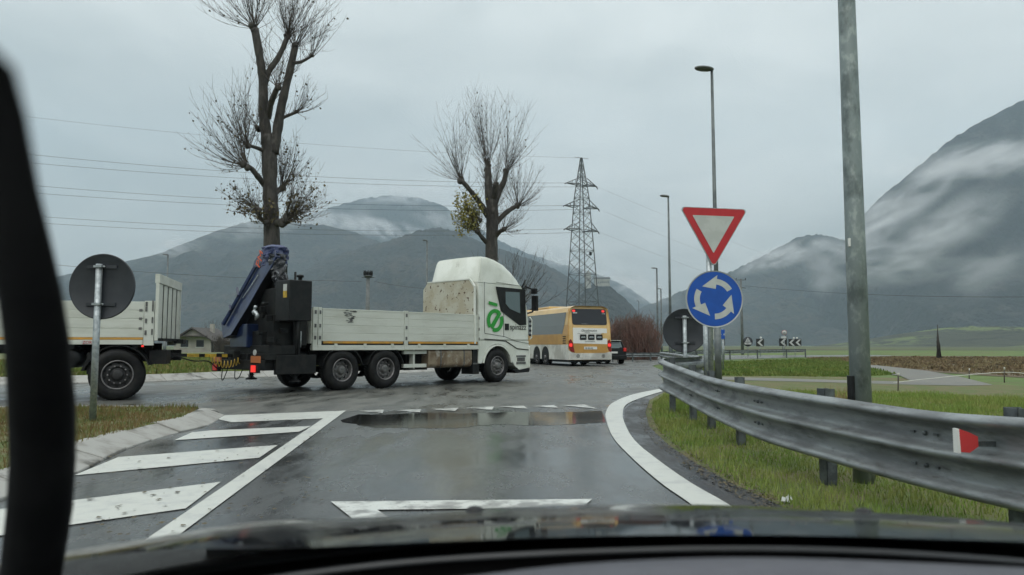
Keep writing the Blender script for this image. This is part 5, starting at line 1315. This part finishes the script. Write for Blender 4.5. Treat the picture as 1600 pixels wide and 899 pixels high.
# ------------------------------------------------------------------ trees
def shoots(V, L, base, dirv, n, length, spread, rng_, r=.0125, depth=.7, curl=.38, leafp=.0, twigs=3):
    """long thin pollard shoots; V: list of (pts, radii); L: leaf positions"""
    d0 = Vector(dirv).normalized(); side_ = d0.cross(Vector((0,1,0))).normalized(); dep = Vector((0,1,0))
    for i in range(n):
        a = rng_.gauss(0, spread); c_ = rng_.gauss(0, spread*depth)
        d = (d0 + side_*math.tan(max(-1.4,min(1.4,a))) + dep*c_).normalized(); ln = length*rng_.uniform(.45,1.05)*(1-.25*min(1,abs(a)))
        p = Vector(base) + Vector((rng_.uniform(-.08,.08), rng_.uniform(-.08,.08), rng_.uniform(-.05,.05))); pts = [p.copy()]; seg = 6
        for k in range(seg):
            d = (d + Vector((rng_.gauss(0,.06), rng_.gauss(0,.06), curl*.22 + rng_.gauss(0,.05)))).normalized()
            p = p + d*ln/seg; pts.append(p.copy())
            if k >= 1:
                for _ in range(twigs):
                    if rng_.random() < .55:
                        td = (d + Vector((rng_.uniform(-.8,.8), rng_.uniform(-.6,.6), rng_.uniform(-.1,.5)))).normalized(); tl_ = ln*rng_.uniform(.10,.26)
                        q1_ = p + td*tl_*.5; q2_ = q1_ + (td+Vector((0,0,.3))).normalized()*tl_*.5; V.append(([p.copy(), q1_, q2_], [r*.45, r*.36, r*.25]))
                        if rng_.random() < leafp: L.append(q2_ + Vector((rng_.uniform(-.1,.1),0,rng_.uniform(-.12,.02))))
            if k >= 1 and rng_.random() < leafp*.7: L.append(p + Vector((rng_.uniform(-.08,.08),rng_.uniform(-.08,.08),-.04)))
        V.append((pts, [r*(1-.75*k/seg) for k in range(seg+1)]))
def leaf_mesh(L, s, rng_, per=2):
    q = []
    for p in L:
        for _ in range(rng_.randint(1, per)):
            u = Vector((rng_.gauss(0,1),rng_.gauss(0,1),rng_.gauss(0,1))).normalized(); v = u.cross(Vector((rng_.gauss(0,1),rng_.gauss(0,1),rng_.gauss(0,1)))).normalized()
            c_ = p + Vector((rng_.gauss(0,.09),rng_.gauss(0,.09),rng_.gauss(0,.09))); k = s*rng_.uniform(.6,1.3)
            q.append([c_-u*k*.5, c_+v*k*.42-u*k*.1, c_+u*k*.6, c_-v*k*.42-u*k*.05])
    return np.array([[tuple(a) for a in f] for f in q])
def bare_tree(label, Y, base_px, limbs, knobs, seed, leaf_sets=(), cat='tree'):
    rg = random.Random(seed); b0 = P(*base_px, Y); b0.z = 0
    root = empty('bare_tree', b0); tag(root, label, cat, 'pollarded bare trees on the roundabout')
    m1 = MB()
    pk = lambda px, py, dy=0: P(px, py, Y+dy) - b0
    for pts, ws, dys in limbs:
        w3 = [pk(p[0], p[1], dy) for p, dy in zip(pts, dys)]
        w3s = smooth_path(w3, 5); nr = []
        for i in range(len(w3s)):
            t = i/(len(w3s)-1)*(len(ws)-1); k = min(int(t), len(ws)-2); nr.append((ws[k]+(ws[k+1]-ws[k])*(t-k))*.80*Y/F/2*(1+rg.uniform(-.08,.08)))
        m1.tube(w3s, nr, 12)
    for (px, py, dy, r, *_) in knobs:
        c_ = pk(px, py, dy)
        for _ in range(4):
            o = Vector((rg.uniform(-.5,.5),rg.uniform(-.5,.5),rg.uniform(-.4,.5)))*r*Y/F
            T = Matrix.Translation(c_+o); k = r*Y/F*rg.uniform(.38,.62)
            m1.lathe([(k*rg.uniform(.8,1.2)*math.sin(math.pi*j/6)+.001, -1.3*k*math.cos(math.pi*j/6)) for j in range(7)], 9, 0, T, axis='z')
    m1.build('trunk', m_bark, root)
    V = []; 
    leafs = {}
    for kb in knobs:
        px, py, dy, r, specs = kb
        for (ang, n, ln, spread, leafp, key) in specs:
            n = int(n*1.7); ln *= 1.0; leafp *= .9
            L = leafs.setdefault(key, []) if key else []
            shoots(V, L, pk(px, py, dy), (math.cos(R(ang)), 0, math.sin(R(ang))), n, ln*Y/F, spread, rg, leafp=leafp)
    for pts, ws, dys in limbs:
        nn = 14 if pts is limbs[0][0] else 8
        for _ in range(nn):
            t = rg.uniform(.45 if pts is limbs[0][0] else .2, 1)*(len(pts)-1); i = min(int(t), len(pts)-2); px = pts[i][0]+(pts[i+1][0]-pts[i][0])*(t-i); py = pts[i][1]+(pts[i+1][1]-pts[i][1])*(t-i)
            sd = rg.choice((-1, 1)); shoots(V, [], pk(px+sd*2, py, dys[i]), (sd*rg.uniform(.3,1.1), rg.uniform(-.5,.5), 1), 1, rg.uniform(30,80)*Y/F, .2, rg, r=.012)
    for a in range(0, 1):
        tw = MB()
        for pts, rad in V: tw.tube(pts, rad, 3, caps=False, smooth=False)
        tw.build('crown', m_twig, root, fixn=False)
    for key, L in leafs.items():
        if L: raw_mesh('leaves', leaf_mesh(L, leaf_sets[key][1], rg, leaf_sets[key][2]), 4, leaf_sets[key][0], root)['kind'] = 'stuff'
    return root
LS = {'d': (m_leafd, .105, 1), 'y': (m_leafy, .13, 3), 'o': (m_leafo, .115, 2)}
limbs1 = [
 ([(425,560),(425,400),(424,345),(422,300),(421,250),(418,212)], [36,31,32,29,29,27], [0]*6),
 ([(418,225),(412,175),(411,130),(406,90),(398,45)], [24,20,18,16,15], [0,-.1,-.2,-.3,-.4]),
 ([(428,240),(434,200),(441,160),(452,115),(461,74)], [20,19,17,15,13], [0,.1,.2,.3,.4]),
 ([(411,140),(420,112),(436,88),(450,56)], [13,12,11,9], [-.2,0,.2,.4]),
 ([(419,185),(424,160),(434,136)], [12,11,10], [0,-.4,-.8]),
 ([(458,98),(470,97),(487,88)], [8,6,5], [.3,.2,.1]),
 ([(443,184),(452,180),(463,176)], [7,6,5], [.2,.3,.4]),
 ([(416,238),(403,232),(387,227)], [9,7,6], [0,-.4,-.8]),
 ([(414,290),(402,275),(392,263),(383,259)], [12,11,9,9], [0,-.4,-.7,-1]),
 ([(428,305),(436,297),(441,293)], [12,10,9], [0,.4,.7]),
 ([(428,352),(438,347),(446,345)], [16,14,12], [0,-.3,-.4]),
 ([(410,345),(406,338),(404,330)], [8,7,6], [0,-.3,-.5]),
]
kn1 = [
 (398,45,-.4,9,[(92,24,150,.42,.05,'d'),(135,11,120,.4,.06,'d')]),
 (450,56,.4,7,[(90,20,150,.42,.05,'d'),(60,9,120,.4,.08,'d')]),
 (461,74,.4,7,[(78,18,115,.5,.04,'d'),(35,8,90,.4,.06,'d')]),
 (487,88,.1,4,[(75,9,90,.5,.08,'d')]),
 (463,176,.4,4,[(30,7,45,.6,.15,'d'),(70,6,70,.4,.05,'d')]),
 (434,136,-.8,7,[(95,12,90,.5,.03,'d'),(60,6,70,.4,.03,'d')]),
 (387,227,-.8,6,[(105,14,115,.42,.10,'d'),(140,8,90,.3,.12,'d')]),
 (383,259,-1,8,[(150,20,105,.5,.12,'d'),(115,12,135,.32,.12,'d'),(185,6,60,.3,.14,'d')]),
 (405,200,0,6,[(150,8,60,.6,.05,'d')]),
 (441,293,.7,8,[(60,16,85,.5,.28,'d'),(85,9,95,.3,.15,'d')]),
 (446,345,-.4,12,[(35,18,80,.45,.55,'o'),(60,18,100,.4,.35,'d'),(15,8,70,.4,.5,'d')]),
 (404,330,-.5,6,[(165,14,60,.55,.75,'d'),(130,8,55,.4,.5,'d')]),
 (416,350,-.5,6,[(110,12,50,.9,.6,'o')]),
]
bare_tree('huge pollarded bare tree behind the blue crane, its top out of frame', 31.0, (425,560), limbs1, kn1, 21, LS)
limbs2 = [
 ([(768,560),(768,400),(769,360),(769,330),(768,305)], [27,23,23,24,22], [0]*5),
 ([(768,325),(764,300),(763,280),(762,262)], [20,17,14,13], [0,0,0,0]),
 ([(772,318),(779,300),(787,285),(791,268)], [17,14,11,10], [0,.3,.5,.6]),
 ([(770,315),(773,300),(774,288)], [14,12,10], [0,-.4,-.6]),
 ([(763,338),(750,318),(738,302),(721,282)], [14,11,9,9], [0,-.3,-.6,-.8]),
 ([(774,350),(788,335),(800,326),(809,322)], [11,10,9,8], [0,.4,.7,.9]),
 ([(774,370),(781,362),(787,360)], [10,8,7], [0,-.4,-.6]),
 ([(761,380),(752,370),(747,362)], [9,8,7], [0,-.4,-.6]),
]
kn2 = [
 (762,262,0,7,[(92,26,125,.24,.05,'d'),(110,8,110,.3,.04,'d')]),
 (791,268,.6,6,[(75,16,110,.32,.06,'d'),(50,9,70,.3,.05,'d')]),
 (774,288,-.6,6,[(88,10,90,.3,.02,'d')]),
 (721,282,-.8,7,[(98,17,125,.28,.03,'d'),(140,12,65,.35,.02,'d')]),
 (809,322,.9,6,[(60,17,70,.5,.03,'d'),(95,10,90,.3,.02,'d'),(10,6,35,.4,.02,'d')]),
 (787,360,-.6,5,[(45,14,55,.5,.02,'d'),(5,6,40,.5,.02,'d')]),
 (747,362,-.6,6,[(125,18,60,.5,.8,'y'),(160,12,48,.35,.85,'y'),(90,6,60,.3,.1,'y')]),
 (750,345,-.6,4,[(130,14,55,.4,.9,'y')]),
 (768,330,-.2,6,[(40,6,60,.5,.03,'d')]),
]
bare_tree('pollarded bare tree with some yellow leaves behind the white truck cab', 42.0, (768,560), limbs2, kn2, 33, LS)
def small_tree(px, pyt, Y, hpx, label, seed, n=26, m=None, base_py=None, grp='small bare trees far off'):
    rg = random.Random(seed); b0 = P(px, 540, Y); b0.z = 0; hh = P(px, pyt, Y).z
    root = empty('bare_tree', b0); tag(root, label, 'tree', grp)
    b = MB(); b.tube([(0,0,-.2),(0,0,hh*.3),(.05*hh,0,hh*.45)], [hh*.03,hh*.024,hh*.014], 8); b.build('trunk', m_bark, root)
    V, L = [], []
    for k in range(n):
        z = hh*rg.uniform(.25,.5); a = rg.uniform(25,155); shoots(V, L, (0,0,z), (math.cos(R(a)),rg.uniform(-.3,.3),math.sin(R(a))), 2, (hh-z)*.95, .25, rg, r=max(.02,hh*.003), twigs=3)
    t = MB()
    for pts, rad in V: t.tube(pts, rad, 3, caps=False, smooth=False)
    t.build('crown', m_twig, root, fixn=False); return root
small_tree(794, 382, 66, 0, 'small twiggy tree just right of the leafy pollard, behind the cab roof', 5, 30)
small_tree(331, 497, 135, 0, 'faint bare tree between the two far houses', 6, 22)
small_tree(1223, 524, 180, 0, 'faint dark bush-like tree behind the speed limit sign', 8, 20)
# thicket: many upright red-brown shoots
def thicket(x0, x1, ybot, ytop_fn, Y, n, m, name, label, cat, seed, r=.02, dep=5, ls=1.0):
    rg = random.Random(seed); a0 = P((x0+x1)/2, 540, Y); a0.z = 0; b = MB()
    for k in range(n):
        px = rg.uniform(x0, x1); yy = Y + rg.uniform(-dep/2, dep/2); p = P(px, 540, yy); p.z = 0
        top = P(px, ytop_fn(px), Y).z*rg.uniform(.45,1.0)**.7; pts = [p-a0]; q = p-a0
        lean = Vector((rg.gauss(0,.16)*ls, rg.gauss(0,.12)*ls, 1)).normalized()
        for s in range(4): q = q + (lean+Vector((rg.gauss(0,.08),rg.gauss(0,.08),0))).normalized()*top/4; pts.append(q.copy())
        b.tube(pts, [r,r*.8,r*.6,r*.45,r*.25], 3, caps=False, smooth=False)
        for s in range(7):
            t = rg.uniform(.15,.95); i = min(int(t*4),3); c_ = pts[i].lerp(pts[i+1], t*4-i); d = Vector((rg.uniform(-1,1)*ls,rg.uniform(-.7,.7)*ls,rg.uniform(.5,1.4))).normalized()*top*rg.uniform(.08,.2)
            b.tube([c_, c_+d*.5, c_+d+Vector((0,0,.1))], [r*.5,r*.4,r*.25], 3, caps=False, smooth=False)
    o = b.build(name, m, fixn=False); o.location = a0; tag(o, label, cat); return o
thicket(955, 1026, 552, lambda x: 503-12*math.sin((x-955)/71*2.6) + (18 if x > 1014 else 0) + 5*math.sin(x*.6), 62, 800, m_bushm, 'bush', 'dense red-brown leafless thicket right of the coach', 'bush', 12, .035)
thicket(335, 372, 540, lambda x: 524+2*math.sin(x), 118, 160, m_twig, 'bush', 'low brown shrubs in front of the far right house behind the drawbar', 'bush', 13, .05, 3)
lt0 = P(1467,540,66); lt0.z = 0; b = MB(); rg = random.Random(4)
for k_ in range(26):
    sx0 = rg.uniform(-.20,.22); tz_ = rg.uniform(1.2,2.95) if k_ > 4 else 3.0; b.tube([(sx0, rg.uniform(-.2,.2), -.1), (sx0*.55-.03, rg.uniform(-.1,.1), tz_*.5), (-.05+rg.uniform(-.03,.03), 0, tz_)], [.035,.03,.015], 4)
o = b.build('tree', m_bark, fixn=False); o.location = lt0; tag(o, 'lone narrow dark bare tree standing in the field right of the big pole', 'tree')

# ------------------------------------------------------------------ houses and castle
def house(px0, px1, pye, pyr, Y, dep, label, seed, rz=0.0):
    a, c_ = P(px0, 540, Y), P(px1, 540, Y); w = c_.x-a.x; he = P(px0, pye, Y).z; hr = P(px0, pyr, Y).z
    g = empty('house', ((a.x+c_.x)/2, Y, 0), rz); tag(g, label, 'house', 'far houses beyond the roundabout')
    b = MB(); b.prism([(-w/2,0),(w/2,0),(w/2,he),(0,hr-.15),(-w/2,he)], 0, dep); b.build('wall', m_wall, g)
    b = MB(); s = (hr-he)/(w/2)
    b.add([(-w/2-.6,-.6,he-.6*s+.05),(0,-.6,hr+.05),(0,dep+.6,hr+.05),(-w/2-.6,dep+.6,he-.6*s+.05),(-w/2-.6,-.6,he-.6*s-.2),(0,-.6,hr-.2),(0,dep+.6,hr-.2),(-w/2-.6,dep+.6,he-.6*s-.2)], [(0,1,2,3),(7,6,5,4),(0,4,5,1),(2,6,7,3),(0,3,7,4)])
    b.add([(w/2+.6,-.6,he-.6*s+.05),(0,-.6,hr+.05),(0,dep+.6,hr+.05),(w/2+.6,dep+.6,he-.6*s+.05),(w/2+.6,-.6,he-.6*s-.2),(0,-.6,hr-.2),(0,dep+.6,hr-.2),(w/2+.6,dep+.6,he-.6*s-.2)], [(3,2,1,0),(4,5,6,7),(1,5,4,0),(3,7,6,2),(4,7,3,0)])
    r_ = b.build('roof', m_roof, g); b = MB(); b.box(.8,1.4,dep*.5,dep*.5+.6,he,hr+.7); b.build('chimney', m_wall, r_)
    for x in (-w*.22, w*.2):
        b = MB(); b.box(x-.6,x+.6,-.03,.02,.9,2.0); f = b.build('window', m_glassr, g); b = MB(); b.box(x-.7,x+.7,-.06,-.031,.8,.9); b.build('sill', m_signw, f)
    b = MB(); b.box(-w*.4,w*.4,-1.2,-.02,2.55,2.7); b.build('porch_roof', m_roof, g)
    return g
house(272, 330, 530, 512, 118, 9, 'grey house with broad gable roof left of the bare tree, behind the drawbar', 1)
house(336, 372, 531, 516, 140, 8, 'pale smaller gabled house right of the bare tree, partly behind the crane', 2)
cb0 = P(943, 444, 1700)
g = empty('castle', (cb0.x, 1700, cb0.z-6)); tag(g, 'pale hilltop castle in the haze behind the pylon', 'castle')
k = 1700/F
b = MB(); b.box(-14*k, 9*k, -8, 10, 0, 12*k); b.build('wall', m_stone, g)
b = MB(); b.box(-15*k, 10*k, -9, 11, 12*k, 13*k); b.prism([(-9,12.9*k),(11,12.9*k),(1,15*k)], -15*k, 10*k, 'x'); b.build('roof', m_roof, g)
b = MB(); b.box(-29*k, -20*k, -8, 6, -3*k, 20*k); b.prism([(-30*k,19.9*k),(-19*k,19.9*k),(-24.5*k,25*k)], -9, 7); b.build('tower', m_stone, g)
for q in range(7): b = MB(); b.box((-12+q*3)*k,(-11+q*3)*k,-8.5,-7.9,5*k,7.5*k); b.build('window', m_glassr, g)
# electric fence: stakes with tape
def stake(px, pyb, pyt, label, m=m_wood):
    p = G(px, pyb); h = P(px, pyt, p.y).z; b = MB(); b.tube([(0,0,-.1),(.03,0,h)], .02, 6); b.tube([(.03,0,h-.07),(.03,0,h)], .024, 6, 1); o = b.build('fence_stake', [m, m_tape]); o.location = p; tag(o, label, 'stake', 'pasture fence stakes'); return p, h
s1 = stake(1403, 611, 583, 'dark stake with a white tip in the grass right of the big pole')
s2 = stake(1569, 597, 574, 'thin pale stake carrying the white tape near the right edge')
s3 = stake(1514, 592, 576, 'small dark stake at the field edge right of the gravel track')
t = MB(); tp0 = G(1396,598,.05); tp1 = P(1569,582,s2[0].y); tp2 = P(1760,588,s2[0].y-6); t.tube(smooth_path([tp0-tp0, tp1-tp0, tp1.lerp(tp2,.5)-tp0-Vector((0,0,.15)), tp2-tp0], 8), .012, 5)
o = t.build('fence_tape', m_tape); o.location = tp0; tag(o, 'white fence tape sagging over the meadow on the right', 'fence tape')
# pale litter on the verge
lt = MB(); c0 = G(1228,786); random.seed(2)
for k_ in range(6): 
    T = Matrix.Translation((random.uniform(-.03,.03),random.uniform(-.03,.03),random.uniform(.01,.05))) @ Matrix.Rotation(random.random()*3,4,'X') @ Matrix.Rotation(random.random()*3,4,'Z'); lt.box(-.022,.02,-.014,.014,-.003,.003,0,T)
o = lt.build('paper_scrap', m_signw); o.location = c0; tag(o, 'crumpled white scrap of paper on the verge edge', 'litter')

# dry weeds clump by the path
def weeds(px, pyb, pyt, wpx, label, seed, m=m_blade2):
    rg = random.Random(seed); p = G(px, pyb); h = P(px, pyt, p.y).z; w = wpx*p.y/F; b = MB()
    for k_ in range(140):
        x, y = rg.gauss(0,w/3), rg.gauss(0,.25); hh = h*rg.uniform(.4,1); lx, ly = rg.gauss(0,.15), rg.gauss(0,.15)
        b.add([(x-.008,y,0),(x+.008,y,0),(x+lx,y+ly,hh)], [(0,1,2)])
    o = b.build('dry_weeds', m, fixn=False); o.location = p; tag(o, label, 'weeds'); return o
weeds(1315, 640, 596, 26, 'clump of straw-coloured dry weeds left of the big pole', 4, mat('straw', (.26,.19,.09), .9))

# ------------------------------------------------------------------ the car the photograph is taken from
own = empty('car', (.30, .9, 0)); tag(own, 'dark car seen from its driver seat: wet bonnet, cowl, dashboard and windscreen pillar', 'car')
IO = Matrix.Translation((-.30, -.9, 0))
def own_build(b, name, m, **k):
    for v in b.v: v.xyz = (IO @ v).xyz
    return b.build(name, m, own, **k)
# bonnet: crest line traced where it hides the road
crest = [(40,905),(90,889),(150,873),(230,853),(330,833),(420,815),(480,807),(560,810),(640,804),(740,797),(850,790),(950,787),(1100,788),(1200,793),(1320,799),(1400,804),(1500,814),(1600,830),(1700,856),(1800,890)]
YC = 1.12
cx_ = np.linspace(40, 1800, 90); cyy = np.interp(cx_, [p[0] for p in crest], [p[1] for p in crest]); ker = np.ones(5)/5; cyy = np.convolve(np.pad(cyy,2,'edge'),ker,'valid')
b = MB(); vs = []; prof = np.concatenate([np.linspace(.70,1.12,14), np.linspace(1.16,1.75,18), [1.82,1.86,1.88]])
for i, (px, py) in enumerate(zip(cx_, cyy)):
    c0 = P(px, py, YC)
    for y in prof:
        s = -.2165 if 1 else 0
        sl = (c0.z-H)/YC
        if y <= 1.75: z = c0.z + sl*(y-YC) - .16*(y-YC)**2 - .0
        else: z = c0.z + sl*.63 - .16*.4 - [.03,.09,.5][[1.82,1.86,1.88].index(y)]
        z += .0
        x = c0.x * (1 + .02*(y-YC))
        vs.append((x, y, z))
n_ = len(prof); fs = [(i*n_+j, i*n_+j+1, (i+1)*n_+j+1, (i+1)*n_+j) for i in range(89) for j in range(n_-1)]
b.add(vs, fs, 0, True); own_build(b, 'bonnet', m_bonnet)
def ribbon(name, m, top, bot, Y0, Y1, thick=.012, sub=6, rise=0):
    """solid strip between two traced lines at their own distances"""
    tp_ = [P(a, c, Y0) for a, c in top]; bt_ = [P(a, c, Y1) for a, c in bot]
    tp_, bt_ = smooth_path(tp_, sub), smooth_path(bt_, sub); n = len(tp_); b = MB()
    mid = [a.lerp(c, .5) + Vector((0,0,rise)) for a, c in zip(tp_, bt_)]
    dn = Vector((0,0,-thick)); rows = [[p+dn for p in tp_], tp_, mid, bt_, [p+dn for p in bt_]]
    vs = [p for r_ in rows for p in r_]; fs = [(r_*n+i, r_*n+i+1, (r_+1)*n+i+1, (r_+1)*n+i) for r_ in range(4) for i in range(n-1)]
    b.add(vs, fs, 0, True); return own_build(b, name, m)
X_ = [-60, 90, 300, 560, 800, 1100, 1350, 1600, 1750]
def ln_(ys): return list(zip(X_, ys))
ribbon('scuttle_panel', m_seal, ln_([960,922,880,846,828,822,829,846,862]), ln_([990,942,900,866,846,838,843,858,874]), .80, .76, .02, rise=.002)
ribbon('windscreen_seal', m_trim, ln_([989,941,899,865,845,837,842,857,873]), ln_([1090,1010,962,920,892,876,878,890,904]), .76, .63, .03, rise=-.02)
# lower lighter lip
ribbon('frit_band', m_seal, ln_([1012,962,918,880,862,852,856,872,888]), ln_([1018,967,923,884,865,855,859,875,891]), .70, .695, .004)
Xd = [-100, 200, 500, 740, 900, 1100, 1300, 1600, 1760]
tp_ = list(zip(Xd, [1040,985,935,900,882,872,874,887,897]))
a_ = [P(p[0], p[1], .58) for p in tp_]
b = MB(); rows = []
for k_, (dy, dz) in enumerate([(0.0,-.03),(0,0),(-.04,.001),(-.14,-.004),(-.26,-.03),(-.34,-.10),(-.36,-.25)]):
    rows.append([Vector((p.x*(1-0*k_), p.y+dy, p.z+dz)) for p in smooth_path(a_, 6)])
n_ = len(rows[0]); b.add([p for r_ in rows for p in r_], [(r_*n_+i, r_*n_+i+1, (r_+1)*n_+i+1, (r_+1)*n_+i) for r_ in range(len(rows)-1) for i in range(n_-1)], 0, True)
own_build(b, 'dashboard', m_dash)
# washer nozzles and wiper
for px, py, Y in ((1350,803,1.02),(742,800,1.02)):
    c0 = P(px, py, Y); b = MB(); b.lathe([(.014,-.02),(.014,.0),(.009,.006),(.001,.008)], 12, 0, Matrix.Translation(c0), axis='z'); own_build(b, 'washer_nozzle', m_blk)
b = MB(); wv = [P(560,836,.80),P(800,822,.80),P(1100,816,.80),P(1300,819,.80)]; b.tube(smooth_path(wv,6), .004, 6); own_build(b, 'wiper_blade', m_seal)
# windscreen pillar at the left
rows = [(-90,0,-330,.13),(2,88,-230,.15),(28,170,-130,.18),(52,290,-60,.24),(72,370,-20,.30),(90,450,2,.37),(104,540,14,.45),(112,640,20,.56),(112,720,22,.59),(107,800,17,.62),(94,880,8,.65),(80,960,-10,.69)]
vs = []; N_ = 14
for rx, py, lx, Y in rows:
    a, c_ = P(lx, py, Y), P(rx, py, Y); cen = (a+c_)/2; hw_ = (c_.x-a.x)/2
    for k_ in range(N_):
        t = 2*math.pi*k_/N_; vs.append((cen.x + hw_*math.cos(t), cen.y + min(hw_,.035)*math.sin(t), cen.z))
b = MB(); n = len(rows); b.add(vs, [(i*N_+k_, i*N_+(k_+1)%N_, (i+1)*N_+(k_+1)%N_, (i+1)*N_+k_) for i in range(n-1) for k_ in range(N_)] + [tuple(range(N_)), tuple((n-1)*N_+k_ for k_ in range(N_))], 0, True)
own_build(b, 'windscreen_pillar', m_trim)
